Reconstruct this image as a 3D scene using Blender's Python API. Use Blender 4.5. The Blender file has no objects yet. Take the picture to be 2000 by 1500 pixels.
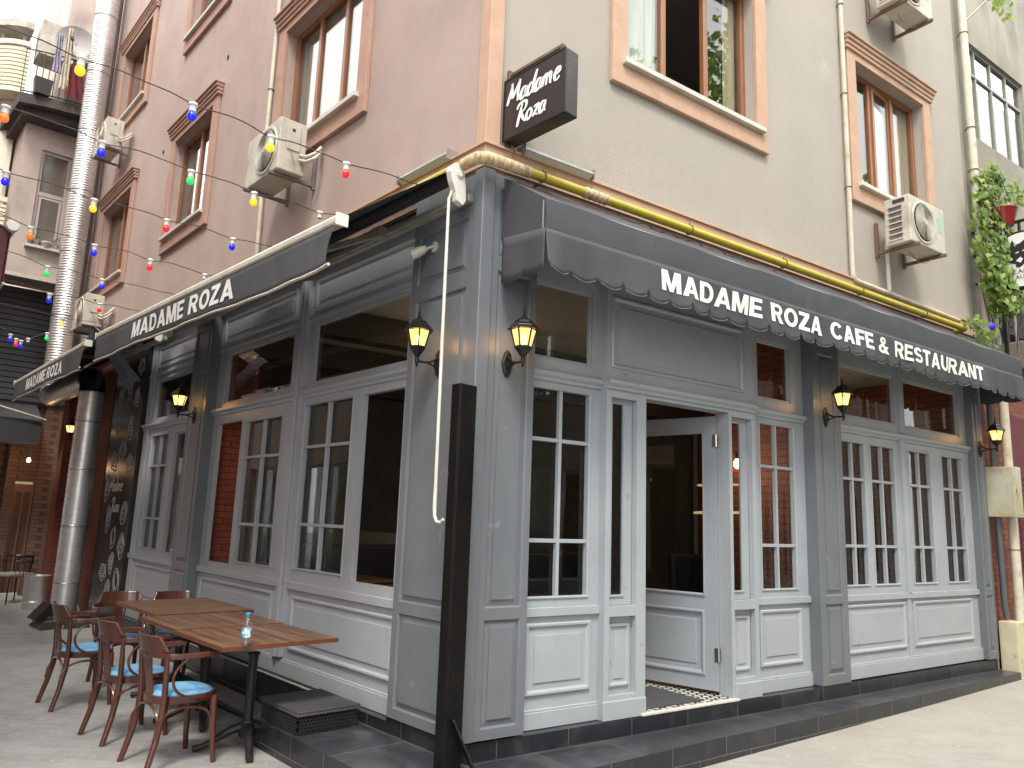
import bpy, bmesh, math, random
from mathutils import Vector, Matrix
random.seed(7)
PI = math.pi
S = bpy.context.scene
COL = S.collection

# ------------------------------------------------------------------ camera
cam = bpy.data.cameras.new("camera")
cam.sensor_width = 36.0
cam.lens = 1491.3 * 36 / 2000
cam.clip_start = 0.05
cam.clip_end = 2000
cobj = bpy.data.objects.new("camera", cam)
COL.objects.link(cobj)
RR = Vector((0.81389371, -0.5799721, 0.03477631))
UU = Vector((-0.13091743, -0.1247472, 0.98351348))
FF = Vector((0.56607213, 0.80502826, 0.17745942))
cobj.matrix_world = Matrix((
    (RR.x, UU.x, -FF.x, -2.70953), (RR.y, UU.y, -FF.y, -4.28106),
    (RR.z, UU.z, -FF.z, 1.62), (0, 0, 0, 1)))
S.camera = cobj

# ------------------------------------------------------------------ sky, sun, exposure
SUN_EL, SUN_AZ = math.radians(58), math.radians(215)   # azimuth clockwise from +y
W = bpy.data.worlds.new("World")
S.world = W
W.use_nodes = True
wn, wl = W.node_tree.nodes, W.node_tree.links
bg = wn["Background"]
sky = wn.new("ShaderNodeTexSky")
sky.sky_type = 'NISHITA'
sky.sun_disc = False
sky.sun_elevation = SUN_EL
sky.sun_rotation = SUN_AZ
sky.dust_density = 3.0
tc = wn.new("ShaderNodeTexCoord")
cn = wn.new("ShaderNodeTexNoise"); cn.inputs['Scale'].default_value = 2.2; cn.inputs['Detail'].default_value = 6
cr = wn.new("ShaderNodeMapRange"); cr.inputs['From Min'].default_value = .3; cr.inputs['From Max'].default_value = .62
cr.inputs['To Min'].default_value = .55; cr.inputs['To Max'].default_value = .95
cm = wn.new("ShaderNodeMix"); cm.data_type = 'RGBA'
cm.inputs[7].default_value = (10.5, 10.3, 10.0, 1)
wl.new(tc.outputs['Generated'], cn.inputs['Vector'])
wl.new(cn.outputs['Fac'], cr.inputs['Value'])
wl.new(cr.outputs['Result'], cm.inputs[0])
wl.new(sky.outputs['Color'], cm.inputs[6])
wl.new(cm.outputs[2], bg.inputs['Color'])
bg.inputs['Strength'].default_value = 0.15
sun = bpy.data.lights.new("sun", 'SUN')
sun.energy = 1.5
sun.angle = math.radians(14)
sun.color = (1.0, .93, .82)
so = bpy.data.objects.new("sun", sun)
COL.objects.link(so)
sd = Vector((math.sin(SUN_AZ) * math.cos(SUN_EL), math.cos(SUN_AZ) * math.cos(SUN_EL), math.sin(SUN_EL)))
so.rotation_euler = sd.to_track_quat('Z', 'Y').to_euler()
so.location = (0, 0, 30)
S.view_settings.view_transform = 'Standard'
S.view_settings.look = 'None'
S.view_settings.gamma = 1
S.view_settings.exposure = 1.25
S.cycles.max_bounces = 7
S.cycles.diffuse_bounces = 4
S.cycles.transparent_max_bounces = 12
S.cycles.caustics_reflective = False
S.cycles.caustics_refractive = False

# ------------------------------------------------------------------ frames of the two facades
ANG = math.radians(96.57057)
DL = Vector((math.cos(ANG), math.sin(ANG), 0))
NL = Vector((-math.sin(ANG), math.cos(ANG), 0))
def FR(u, o, z): return Vector((u, -o, z))                 # right facade: u along, o outwards
def FL(u, o, z): return DL * u + NL * o + Vector((0, 0, z))  # left facade
RZ_R, RZ_L = 0.0, ANG - PI                                  # local x to the viewer's right, local -y outwards
def FX(x, o, z): return Vector((x, -o, z))                 # inside a thing mounted on a wall
def FI(x, y, z): return Vector((x, y, z))

# ------------------------------------------------------------------ materials
MATS = {}
def mat(name, col, rough=.5, metal=0., col2=None, scale=8, bump=0., bscale=60, fac=(.35, .65), coat=0., stain=None, spec=None, stretch=(1, 1, 1), emit=None, streak=None):
    if name in MATS: return MATS[name]
    m = bpy.data.materials.new(name); m.use_nodes = True
    n, l = m.node_tree.nodes, m.node_tree.links
    b = n["Principled BSDF"]
    b.inputs['Roughness'].default_value = rough
    b.inputs['Metallic'].default_value = metal
    b.inputs['Base Color'].default_value = (*col, 1)
    if coat: b.inputs['Coat Weight'].default_value = coat; b.inputs['Coat Roughness'].default_value = .15
    if spec is not None: b.inputs['Specular IOR Level'].default_value = spec
    if emit: b.inputs['Emission Color'].default_value = (*emit[0], 1); b.inputs['Emission Strength'].default_value = emit[1]
    t = n.new("ShaderNodeTexCoord"); mp = n.new("ShaderNodeMapping"); mp.inputs['Scale'].default_value = stretch
    l.new(t.outputs['Object'], mp.inputs['Vector'])
    last = None
    if col2:
        nz = n.new("ShaderNodeTexNoise"); nz.inputs['Scale'].default_value = scale; nz.inputs['Detail'].default_value = 8; nz.inputs['Roughness'].default_value = .65
        l.new(mp.outputs[0], nz.inputs['Vector'])
        mr = n.new("ShaderNodeMapRange"); mr.inputs['From Min'].default_value = fac[0]; mr.inputs['From Max'].default_value = fac[1]
        l.new(nz.outputs['Fac'], mr.inputs['Value'])
        mx = n.new("ShaderNodeMix"); mx.data_type = 'RGBA'
        mx.inputs[6].default_value = (*col, 1); mx.inputs[7].default_value = (*col2, 1)
        l.new(mr.outputs['Result'], mx.inputs[0])
        last = mx.outputs[2]
        rr = n.new("ShaderNodeMapRange"); rr.inputs['To Min'].default_value = max(.02, rough - .07); rr.inputs['To Max'].default_value = min(1, rough + .1)
        l.new(nz.outputs['Fac'], rr.inputs['Value']); l.new(rr.outputs['Result'], b.inputs['Roughness'])
    if stain:
        sc, lo, hi, sw = stain[1:5]
        nz = n.new("ShaderNodeTexNoise"); nz.inputs['Scale'].default_value = sc; nz.inputs['Detail'].default_value = 10; nz.inputs['Distortion'].default_value = sw
        st = n.new("ShaderNodeMapping"); st.inputs['Scale'].default_value = stain[5] if len(stain) > 5 else (1, 1, 1)
        l.new(t.outputs['Object'], st.inputs['Vector']); l.new(st.outputs[0], nz.inputs['Vector'])
        mr = n.new("ShaderNodeMapRange"); mr.inputs['From Min'].default_value = lo; mr.inputs['From Max'].default_value = hi
        l.new(nz.outputs['Fac'], mr.inputs['Value'])
        mx = n.new("ShaderNodeMix"); mx.data_type = 'RGBA'; mx.inputs[7].default_value = (*stain[0], 1)
        if last: l.new(last, mx.inputs[6])
        else: mx.inputs[6].default_value = (*col, 1)
        l.new(mr.outputs['Result'], mx.inputs[0]); last = mx.outputs[2]
    if streak:
        st = n.new("ShaderNodeMapping"); st.inputs['Scale'].default_value = (2.6, 2.6, .16); l.new(t.outputs['Object'], st.inputs['Vector'])
        nz = n.new("ShaderNodeTexNoise"); nz.inputs['Scale'].default_value = 1.6; nz.inputs['Detail'].default_value = 7; nz.inputs['Roughness'].default_value = .7; l.new(st.outputs[0], nz.inputs['Vector'])
        mr = n.new("ShaderNodeMapRange"); mr.inputs['From Min'].default_value = .52; mr.inputs['From Max'].default_value = .78; mr.inputs['To Max'].default_value = streak[1]; l.new(nz.outputs['Fac'], mr.inputs['Value'])
        mx = n.new("ShaderNodeMix"); mx.data_type = 'RGBA'; mx.inputs[7].default_value = (*streak[0], 1); l.new(last, mx.inputs[6]); l.new(mr.outputs['Result'], mx.inputs[0]); last = mx.outputs[2]
    if last: l.new(last, b.inputs['Base Color'])
    if bump:
        nz = n.new("ShaderNodeTexNoise"); nz.inputs['Scale'].default_value = bscale; nz.inputs['Detail'].default_value = 6
        l.new(mp.outputs[0], nz.inputs['Vector'])
        bp = n.new("ShaderNodeBump"); bp.inputs['Strength'].default_value = bump; bp.inputs['Distance'].default_value = .01
        l.new(nz.outputs['Fac'], bp.inputs['Height']); l.new(bp.outputs[0], b.inputs['Normal'])
    MATS[name] = m
    return m

def brick_mat(name, c1, c2, mortar, bw, bh, ms=.012, axis='uz_R', rough=.8, bump=.6, offset=.5, noise=None, rot=0, bias=0.0, coat=0, wear=None):
    """bricks or tiles laid on a plane; axis picks which world directions carry the pattern"""
    if name in MATS: return MATS[name]
    m = bpy.data.materials.new(name); m.use_nodes = True
    n, l = m.node_tree.nodes, m.node_tree.links
    b = n["Principled BSDF"]; b.inputs['Roughness'].default_value = rough
    if coat: b.inputs['Coat Weight'].default_value = coat; b.inputs['Coat Roughness'].default_value = .2
    t = n.new("ShaderNodeTexCoord")
    def dot(v):
        d = n.new("ShaderNodeVectorMath"); d.operation = 'DOT_PRODUCT'; d.inputs[1].default_value = v
        l.new(t.outputs['Object'], d.inputs[0]); return d.outputs['Value']
    ax = {'R': ((1, 0, 0), (0, 0, 1)), 'L': (tuple(DL), (0, 0, 1)), 'N': (tuple(NL), (0, 0, 1)), 'Y': ((0, 1, 0), (0, 0, 1)), 'G': ((1, 0, 0), (0, 1, 0)), 'GL': (tuple(DL), tuple(NL))}[axis]
    cb = n.new("ShaderNodeCombineXYZ"); l.new(dot(ax[0]), cb.inputs[0]); l.new(dot(ax[1]), cb.inputs[1])
    mp = n.new("ShaderNodeMapping"); mp.inputs['Rotation'].default_value = (0, 0, rot); l.new(cb.outputs[0], mp.inputs['Vector'])
    # slightly wandering joints
    wz = n.new("ShaderNodeTexNoise"); wz.inputs['Scale'].default_value = 3.0; l.new(mp.outputs[0], wz.inputs['Vector'])
    wv = n.new("ShaderNodeVectorMath"); wv.operation = 'SCALE'; wv.inputs['Scale'].default_value = .012; l.new(wz.outputs['Color'], wv.inputs[0])
    wa = n.new("ShaderNodeVectorMath"); wa.operation = 'ADD'; l.new(mp.outputs[0], wa.inputs[0]); l.new(wv.outputs[0], wa.inputs[1])
    br = n.new("ShaderNodeTexBrick")
    br.offset = offset
    br.inputs['Color1'].default_value = (*c1, 1); br.inputs['Color2'].default_value = (*c2, 1); br.inputs['Mortar'].default_value = (*mortar, 1)
    br.inputs['Scale'].default_value = 1; br.inputs['Brick Width'].default_value = bw; br.inputs['Row Height'].default_value = bh
    br.inputs['Mortar Size'].default_value = ms / 2; br.inputs['Mortar Smooth'].default_value = .2; br.inputs['Bias'].default_value = bias
    l.new(wa.outputs[0], br.inputs['Vector'])
    nz = n.new("ShaderNodeTexNoise"); nz.inputs['Scale'].default_value = 1.3; nz.inputs['Detail'].default_value = 9; nz.inputs['Roughness'].default_value = .7
    l.new(t.outputs['Object'], nz.inputs['Vector'])
    mr = n.new("ShaderNodeMapRange"); mr.inputs['From Min'].default_value = .3; mr.inputs['From Max'].default_value = .7
    mr.inputs['To Min'].default_value = noise[0] if noise else .8; mr.inputs['To Max'].default_value = noise[1] if noise else 1.15
    l.new(nz.outputs['Fac'], mr.inputs['Value'])
    mx = n.new("ShaderNodeVectorMath"); mx.operation = 'SCALE'
    l.new(br.outputs['Color'], mx.inputs[0]); l.new(mr.outputs['Result'], mx.inputs['Scale'])
    out = mx.outputs[0]
    if wear:
        n2 = n.new("ShaderNodeTexNoise"); n2.inputs['Scale'].default_value = wear[1]; n2.inputs['Detail'].default_value = 10; n2.inputs['Distortion'].default_value = 1.0
        l.new(t.outputs['Object'], n2.inputs['Vector'])
        m2 = n.new("ShaderNodeMapRange"); m2.inputs['From Min'].default_value = wear[2]; m2.inputs['From Max'].default_value = wear[3]
        m2.inputs['To Max'].default_value = wear[4]
        l.new(n2.outputs['Fac'], m2.inputs['Value'])
        m3 = n.new("ShaderNodeMix"); m3.data_type = 'RGBA'; m3.inputs[7].default_value = (*wear[0], 1)
        l.new(out, m3.inputs[6]); l.new(m2.outputs['Result'], m3.inputs[0]); out = m3.outputs[2]
    l.new(out, b.inputs['Base Color'])
    fz = n.new("ShaderNodeTexNoise"); fz.inputs['Scale'].default_value = 90; l.new(t.outputs['Object'], fz.inputs['Vector'])
    ad = n.new("ShaderNodeMath"); ad.operation = 'MULTIPLY_ADD'; ad.inputs[1].default_value = .25
    inv = n.new("ShaderNodeMath"); inv.operation = 'SUBTRACT'; inv.inputs[0].default_value = 1; l.new(br.outputs['Fac'], inv.inputs[1])
    l.new(fz.outputs['Fac'], ad.inputs[0]); l.new(inv.outputs[0], ad.inputs[2])
    bp = n.new("ShaderNodeBump"); bp.inputs['Strength'].default_value = bump; bp.inputs['Distance'].default_value = .006
    l.new(ad.outputs[0], bp.inputs['Height']); l.new(bp.outputs[0], b.inputs['Normal'])
    MATS[name] = m
    return m

def glass_mat(name, tint=(.82, .9, .88), refl=1.0, dirt=0.0):
    if name in MATS: return MATS[name]
    m = bpy.data.materials.new(name); m.use_nodes = True
    n, l = m.node_tree.nodes, m.node_tree.links
    n.remove(n["Principled BSDF"])
    out = n["Material Output"]
    tr = n.new("ShaderNodeBsdfTransparent"); tr.inputs[0].default_value = (*tint, 1)
    gl = n.new("ShaderNodeBsdfGlossy"); gl.inputs['Roughness'].default_value = .012
    fr = n.new("ShaderNodeFresnel"); fr.inputs['IOR'].default_value = 1.5
    ge = n.new("ShaderNodeNewGeometry"); io = n.new("ShaderNodeMapRange"); io.inputs['To Min'].default_value = 1.5; io.inputs['To Max'].default_value = 1 / 1.5   # same strength from inside the pane
    l.new(ge.outputs['Backfacing'], io.inputs['Value']); l.new(io.outputs['Result'], fr.inputs['IOR'])
    ml = n.new("ShaderNodeMath"); ml.operation = 'MULTIPLY'; ml.inputs[1].default_value = 1.9 * refl; ml.use_clamp = True
    l.new(fr.outputs[0], ml.inputs[0])
    # faint waviness of old panes
    t = n.new("ShaderNodeTexCoord"); nz = n.new("ShaderNodeTexNoise"); nz.inputs['Scale'].default_value = 1.4
    l.new(t.outputs['Object'], nz.inputs['Vector'])
    bp = n.new("ShaderNodeBump"); bp.inputs['Strength'].default_value = .05; bp.inputs['Distance'].default_value = .02
    l.new(nz.outputs['Fac'], bp.inputs['Height']); l.new(bp.outputs[0], gl.inputs['Normal'])
    mx = n.new("ShaderNodeMixShader")
    l.new(ml.outputs[0], mx.inputs[0]); l.new(tr.outputs[0], mx.inputs[1]); l.new(gl.outputs[0], mx.inputs[2])
    l.new(mx.outputs[0], out.inputs['Surface'])
    MATS[name] = m
    return m

def emit_mat(name, col, st, base=None):
    if name in MATS: return MATS[name]
    m = bpy.data.materials.new(name); m.use_nodes = True
    b = m.node_tree.nodes["Principled BSDF"]
    b.inputs['Base Color'].default_value = (*(base or col), 1)
    b.inputs['Emission Color'].default_value = (*col, 1); b.inputs['Emission Strength'].default_value = st
    b.inputs['Roughness'].default_value = .3
    MATS[name] = m
    return m

PAINT = mat('pale_grey_paint', (.315, .35, .378), .34, col2=(.35, .385, .412), scale=3, bump=.04, bscale=40, stain=((.27, .285, .29), 7, .66, .74, .8))
PAINT2 = mat('mid_grey_paint', (.132, .147, .163), .33, col2=(.152, .168, .185), scale=3, bump=.04, bscale=40, stain=((.21, .22, .225), 8, .67, .74, .8))
PAINTL = mat('shade_grey_paint', (.335, .36, .395), .32, col2=(.365, .39, .42), scale=3, bump=.04, bscale=40)
STUCR = mat('grey_beige_render', (.485, .448, .398), .9, streak=((.36, .335, .29), .22), col2=(.445, .412, .365), scale=1.1, bump=1.0, bscale=260, stain=((.53, .505, .43), 1.3, .67, .73, .35))
STUCL = mat('mauve_render', (.53, .425, .38), .9, streak=((.40, .325, .29), .3), col2=(.455, .355, .325), scale=1.0, bump=1.0, bscale=260, stain=((.38, .28, .25), .8, .55, .8, .5, (1, 1, .25)))
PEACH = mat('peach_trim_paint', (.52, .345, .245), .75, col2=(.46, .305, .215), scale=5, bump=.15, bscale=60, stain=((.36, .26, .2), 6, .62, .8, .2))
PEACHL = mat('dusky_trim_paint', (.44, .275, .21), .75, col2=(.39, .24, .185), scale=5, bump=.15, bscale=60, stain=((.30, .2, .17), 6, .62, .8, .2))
BROWNW = mat('brown_window_foil', (.29, .125, .055), .35, col2=(.23, .095, .04), scale=12, stretch=(1, 1, .2))
MARBLE = mat('white_marble', (.62, .60, .54), .5, col2=(.5, .48, .43), scale=6, bump=.1)
BLACKTILE = brick_mat('black_stone_tile', (.016, .018, .023), (.024, .026, .031), (.13, .125, .115), .60, 9.0, .006, 'R', .26, .3, wear=((.055, .055, .06), 3.5, .5, .78, .6))
BLACKTILEG = brick_mat('black_stone_tread', (.026, .029, .036), (.040, .043, .050), (.15, .145, .13), .60, .9, .007, 'G', .33, .25, offset=0, wear=((.10, .10, .10), 3.0, .5, .8, .7))
BLACKTILEL = brick_mat('black_stone_riser', (.016, .018, .023), (.024, .026, .031), (.13, .125, .115), .45, 9.0, .006, 'L', .26, .3, wear=((.055, .055, .06), 3.5, .5, .78, .6))
BLACKMET = mat('black_iron', (.012, .012, .013), .32, .3, col2=(.02, .02, .021), scale=20, bump=.05)
RUSTY = mat('rusty_steel', (.20, .17, .15), .6, .5, col2=(.20, .09, .04), scale=14, bump=.2)
FABRIC = mat('charcoal_awning_cloth', (.049, .053, .062), .75, col2=(.060, .064, .074), scale=2.5, bump=.55, bscale=5, stain=((.085, .088, .092), 3, .58, .8, .5))
FABRICD = mat('dark_awning_cloth', (.030, .031, .037), .8, col2=(.038, .04, .046), scale=2.5, bump=.15, bscale=400)
CREAM = mat('cream_metal', (.58, .55, .48), .4, col2=(.47, .44, .37), scale=9, stain=((.25, .2, .13), 9, .62, .8, .2))
WHITEP = mat('white_plastic', (.74, .73, .68), .4, col2=(.62, .60, .54), scale=6)
OFFW = mat('weathered_white', (.62, .59, .50), .55, col2=(.5, .46, .36), scale=7, stain=((.3, .22, .12), 5, .6, .8, .5))
ACW = mat('ac_case', (.56, .54, .47), .5, col2=(.44, .42, .36), scale=5, stain=((.22, .18, .13), 4, .58, .85, .3))
GASY = mat('yellow_gas_paint', (.52, .44, .04), .4, col2=(.42, .35, .035), scale=7, bump=.05, stain=((.22, .16, .05), 11, .6, .8, .3))
LETTER = mat('white_lettering', (.86, .86, .84), .55, col2=(.78, .78, .76), scale=20)
GALV = mat('galvanised_sheet', (.80, .80, .80), .36, .85, col2=(.64, .64, .65), scale=6, stretch=(1, 1, 3))
TIN = mat('dull_metal', (.36, .36, .35), .38, .9, col2=(.28, .27, .26), scale=10)
CHAIRW = mat('red_brown_varnish', (.105, .032, .017), .24, col2=(.06, .018, .011), scale=9, stretch=(1, 1, .25), coat=.5)
SEATB = mat('sky_blue_velvet', (.085, .26, .44), .85, col2=(.16, .37, .55), scale=7, stretch=(1, 3, 1), bump=.2, bscale=200, fac=(.4, .6))
TABLEW = mat('walnut_laminate', (.20, .115, .066), .38, col2=(.065, .034, .020), scale=6, stretch=(3.2, .22, 1), fac=(.36, .64), bump=.04)
TABLEW2 = mat('walnut_laminate_cross', (.20, .115, .066), .38, col2=(.065, .034, .020), scale=6, stretch=(.22, 3.2, 1), fac=(.36, .64), bump=.04)
TABEDGE = mat('table_edge', (.16, .055, .025), .4, col2=(.12, .04, .02), scale=8)
CASTI = mat('cast_iron', (.013, .013, .016), .5, .2, col2=(.02, .02, .022), scale=20, bump=.2)
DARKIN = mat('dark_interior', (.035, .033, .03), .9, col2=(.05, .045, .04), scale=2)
CEILIN = mat('interior_ceiling', (.50, .49, .45), .9, col2=(.44, .43, .40), scale=2)
GLASS = glass_mat('shop_glass', (.82, .86, .85), .45)
GLASSU = glass_mat('upper_glass', (.92, .94, .93), .7)
GLASSL = glass_mat('coated_glass', (.86, .87, .85), .95)
BRICKI = brick_mat('red_brick_slips', (.30, .075, .038), (.235, .055, .03), (.05, .03, .025), .235, .074, .011, 'N', .75, .7)
BRICKR = brick_mat('red_brick_inside', (.26, .07, .04), (.2, .05, .03), (.05, .03, .025), .235, .074, .011, 'Y', .75, .7)
GROUND = brick_mat('street_pavers', (.305, .304, .302), (.262, .262, .26), (.345, .342, .33), .21, .105, .010, 'G', .85, .6, rot=math.radians(38), noise=(.74, 1.18), wear=((.40, .38, .33), 9, .60, .72, .7))

def warm_sun_tint(m):  # paints warm sunlight into the paver colour towards the right
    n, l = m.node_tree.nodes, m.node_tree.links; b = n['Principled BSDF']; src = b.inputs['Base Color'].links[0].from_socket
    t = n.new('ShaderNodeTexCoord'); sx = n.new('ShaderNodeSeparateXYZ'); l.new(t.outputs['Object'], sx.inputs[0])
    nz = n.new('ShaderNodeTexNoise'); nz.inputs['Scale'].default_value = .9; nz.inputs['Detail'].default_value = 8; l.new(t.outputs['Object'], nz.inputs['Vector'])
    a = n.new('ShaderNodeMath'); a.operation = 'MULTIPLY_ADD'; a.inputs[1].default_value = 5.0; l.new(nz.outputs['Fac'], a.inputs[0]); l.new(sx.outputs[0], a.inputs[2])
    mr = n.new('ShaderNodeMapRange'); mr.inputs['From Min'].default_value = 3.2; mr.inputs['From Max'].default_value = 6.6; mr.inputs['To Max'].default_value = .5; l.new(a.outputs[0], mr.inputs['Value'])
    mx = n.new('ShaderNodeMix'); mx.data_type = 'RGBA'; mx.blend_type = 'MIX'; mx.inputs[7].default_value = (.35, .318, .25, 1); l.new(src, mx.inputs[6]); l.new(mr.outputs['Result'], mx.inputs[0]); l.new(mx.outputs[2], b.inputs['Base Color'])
warm_sun_tint(GROUND)

# ------------------------------------------------------------------ mesh builder
class MB:
    def __init__(s, fr=FI): s.v = []; s.f = []; s.m = []; s.fr = fr
    def add(s, vs, fs, m=0):
        k = len(s.v); s.v += [tuple(s.fr(*p)) for p in vs]
        for f in fs: s.f.append([i + k for i in f]); s.m.append(m)
    def box(s, a0, a1, b0, b1, c0, c1, m=0):
        s.add([(a0, b0, c0), (a1, b0, c0), (a1, b1, c0), (a0, b1, c0), (a0, b0, c1), (a1, b0, c1), (a1, b1, c1), (a0, b1, c1)],
              [(0, 3, 2, 1), (4, 5, 6, 7), (0, 1, 5, 4), (1, 2, 6, 5), (2, 3, 7, 6), (3, 0, 4, 7)], m); return s
    def rings(s, rs, m=0, closed=True, cap0=True, cap1=True):
        n = len(rs[0]); vs = [p for r in rs for p in r]; fs = []
        for i in range(len(rs) - 1):
            for j in range(n if closed else n - 1):
                k = (j + 1) % n; fs.append((i * n + j, i * n + k, (i + 1) * n + k, (i + 1) * n + j))
        if cap0: fs.append(tuple(range(n))[::-1])
        if cap1: fs.append(tuple(range((len(rs) - 1) * n, len(rs) * n)))
        s.add(vs, fs, m); return s
    def rect(s, u0, u1, z0, z1, prof, m=0, cap=True):
        """mitred moulding round a rectangle: prof = [(inset, outward), ...] from the outside in; cap closes the field"""
        rs = [[(u0 + i, o, z0 + i), (u1 - i, o, z0 + i), (u1 - i, o, z1 - i), (u0 + i, o, z1 - i)] for i, o in prof]
        return s.rings(rs, m, True, False, cap)
    def frame(s, u0, u1, z0, z1, w, o0, o1, m=0, ws=None):
        """four-sided frame with its own depth; ws = widths (left, right, bottom, top)"""
        a, b, c, d = ws or (w, w, w, w)
        O = [(u0, z0), (u1, z0), (u1, z1), (u0, z1)]; I = [(u0 + a, z0 + c), (u1 - b, z0 + c), (u1 - b, z1 - d), (u0 + a, z1 - d)]
        vs = [(p[0], o0, p[1]) for p in O] + [(p[0], o0, p[1]) for p in I] + [(p[0], o1, p[1]) for p in O] + [(p[0], o1, p[1]) for p in I]
        fs = []
        for j in range(4):
            k = (j + 1) % 4
            fs += [(j, k, 4 + k, 4 + j), (8 + j, 12 + j, 12 + k, 8 + k), (j, 8 + j, 8 + k, k), (4 + j, 4 + k, 12 + k, 12 + j)]
        s.add(vs, fs, m); return s
    def tube(s, pts, r, n=8, m=0, caps=True, closed=False, flat=1.0):
        pts = [Vector(p) for p in pts]; N = len(pts); rs = r if isinstance(r, (list, tuple)) else [r] * N
        rings = []; up = None
        for i, p in enumerate(pts):
            a = pts[(i - 1) % N] if (i or closed) else p; b = pts[(i + 1) % N] if (i < N - 1 or closed) else p
            t = (b - a).normalized()
            if up is None:
                up = Vector((0, 0, 1)) if abs(t.z) < .9 else Vector((1, 0, 0))
            x = t.cross(up)
            if x.length < 1e-4: x = t.cross(Vector((0, 1, 0)))
            x.normalize(); y = x.cross(t).normalized(); up = y
            rings.append([tuple(p + x * (rs[i] * math.cos(2 * PI * j / n)) + y * (rs[i] * flat * math.sin(2 * PI * j / n))) for j in range(n)])
        if closed: rings.append(rings[0]); caps = False
        return s.rings(rings, m, True, caps, caps)
    def ribbon(s, pts, w, t, m=0, up=(0, 0, 1)):
        """flat bar: width w along up, thickness t across"""
        pts = [Vector(p) for p in pts]; U = Vector(up); N = len(pts); rings = []
        for i, p in enumerate(pts):
            d = (pts[min(i + 1, N - 1)] - pts[max(i - 1, 0)]).normalized(); x = d.cross(U).normalized(); y = x.cross(d).normalized()
            ww = w[i] if isinstance(w, (list, tuple)) else w
            rings.append([tuple(p + x * a * t / 2 + y * b * ww / 2) for a, b in ((-1, -1), (1, -1), (1, 1), (-1, 1))])
        return s.rings(rings, m)
    def lathe(s, prof, c=(0, 0, 0), n=16, axis='z', m=0, a0=0):
        rings = []
        for r, h in prof:
            ring = []
            for j in range(n):
                a = a0 + 2 * PI * j / n; x, y = r * math.cos(a), r * math.sin(a)
                ring.append({'z': (c[0] + x, c[1] + y, c[2] + h), 'y': (c[0] + x, c[1] + h, c[2] + y), 'x': (c[0] + h, c[1] + x, c[2] + y)}[axis])
            rings.append(ring)
        return s.rings(rings, m)
    def poly(s, pts, o0, o1, m=0):
        """outline in (a, c) thickened along b"""
        return s.rings([[(p[0], o0, p[1]) for p in pts], [(p[0], o1, p[1]) for p in pts]], m)
    def build(s, name, mats, parent=None, smooth=False, bevel=0, seg=1, normals=True, label=None):
        me = bpy.data.meshes.new(name); me.from_pydata(s.v, [], s.f)
        for mm in (mats if isinstance(mats, (list, tuple)) else [mats]): me.materials.append(mm)
        me.polygons.foreach_set('material_index', s.m)
        if normals:
            bm = bmesh.new(); bm.from_mesh(me); bmesh.ops.recalc_face_normals(bm, faces=bm.faces); bm.to_mesh(me); bm.free()
        if smooth:
            me.polygons.foreach_set('use_smooth', [True] * len(me.polygons)); me.set_sharp_from_angle(angle=math.radians(smooth if smooth is not True else 40))
        me.update()
        o = bpy.data.objects.new(name, me); COL.objects.link(o)
        if parent: o.parent = parent
        if bevel:
            b = o.modifiers.new('bevel', 'BEVEL'); b.width = bevel; b.segments = seg; b.limit_method = 'ANGLE'; b.angle_limit = math.radians(40)
        if label: o['label'] = label
        return o

def tag(o, label, cat, group=None, kind=None):
    if label: o['label'] = label
    if cat: o['category'] = cat
    if group: o['group'] = group
    if kind: o['kind'] = kind
    return o
def thing(name, label, cat, loc=(0, 0, 0), rz=0, group=None):
    o = bpy.data.objects.new(name, None); COL.objects.link(o); o.empty_display_size = .1
    o.location = loc; o.rotation_euler = (0, 0, rz)
    return tag(o, label, cat, group)
def dup(root, loc, rz, label, group=None):
    r = root.copy(); COL.objects.link(r); r.location = loc; r.rotation_euler = (0, 0, rz); r['label'] = label
    if group: r['group'] = group
    for ch in list(root.children):
        c = ch.copy(); COL.objects.link(c); c.parent = r
        for g in list(ch.children):
            d = g.copy(); COL.objects.link(d); d.parent = c
    return r
def structure(o): o['kind'] = 'structure'; return o
def arc(cx, cy, r, a0, a1, n, f):
    return [f(cx + r * math.cos(a0 + (a1 - a0) * i / n), cy + r * math.sin(a0 + (a1 - a0) * i / n)) for i in range(n + 1)]

def text_mesh(body, bold=0.0, shear=0.0, res=4):
    """flat outline letters as (verts, faces) with the cap height scaled to 1, x from 0"""
    c = bpy.data.curves.new('lettering', 'FONT'); c.body = body; c.offset = bold; c.shear = shear; c.resolution_u = res; c.fill_mode = 'FRONT'; c.size = 1.0
    c.space_character = 1.04
    o = bpy.data.objects.new('lettering', c); COL.objects.link(o)
    bpy.context.view_layer.update()
    me = bpy.data.meshes.new_from_object(o.evaluated_get(bpy.context.evaluated_depsgraph_get()))
    vs = [tuple(v.co) for v in me.vertices]; fs = [tuple(p.vertices) for p in me.polygons]
    bpy.data.objects.remove(o); bpy.data.curves.remove(c); bpy.data.meshes.remove(me)
    x0 = min(v[0] for v in vs); x1 = max(v[0] for v in vs); y0 = min(v[1] for v in vs); y1 = max(v[1] for v in vs)
    return [((v[0] - x0) / (x1 - x0), (v[1] - y0) / (y1 - y0)) for v in vs], fs

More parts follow.
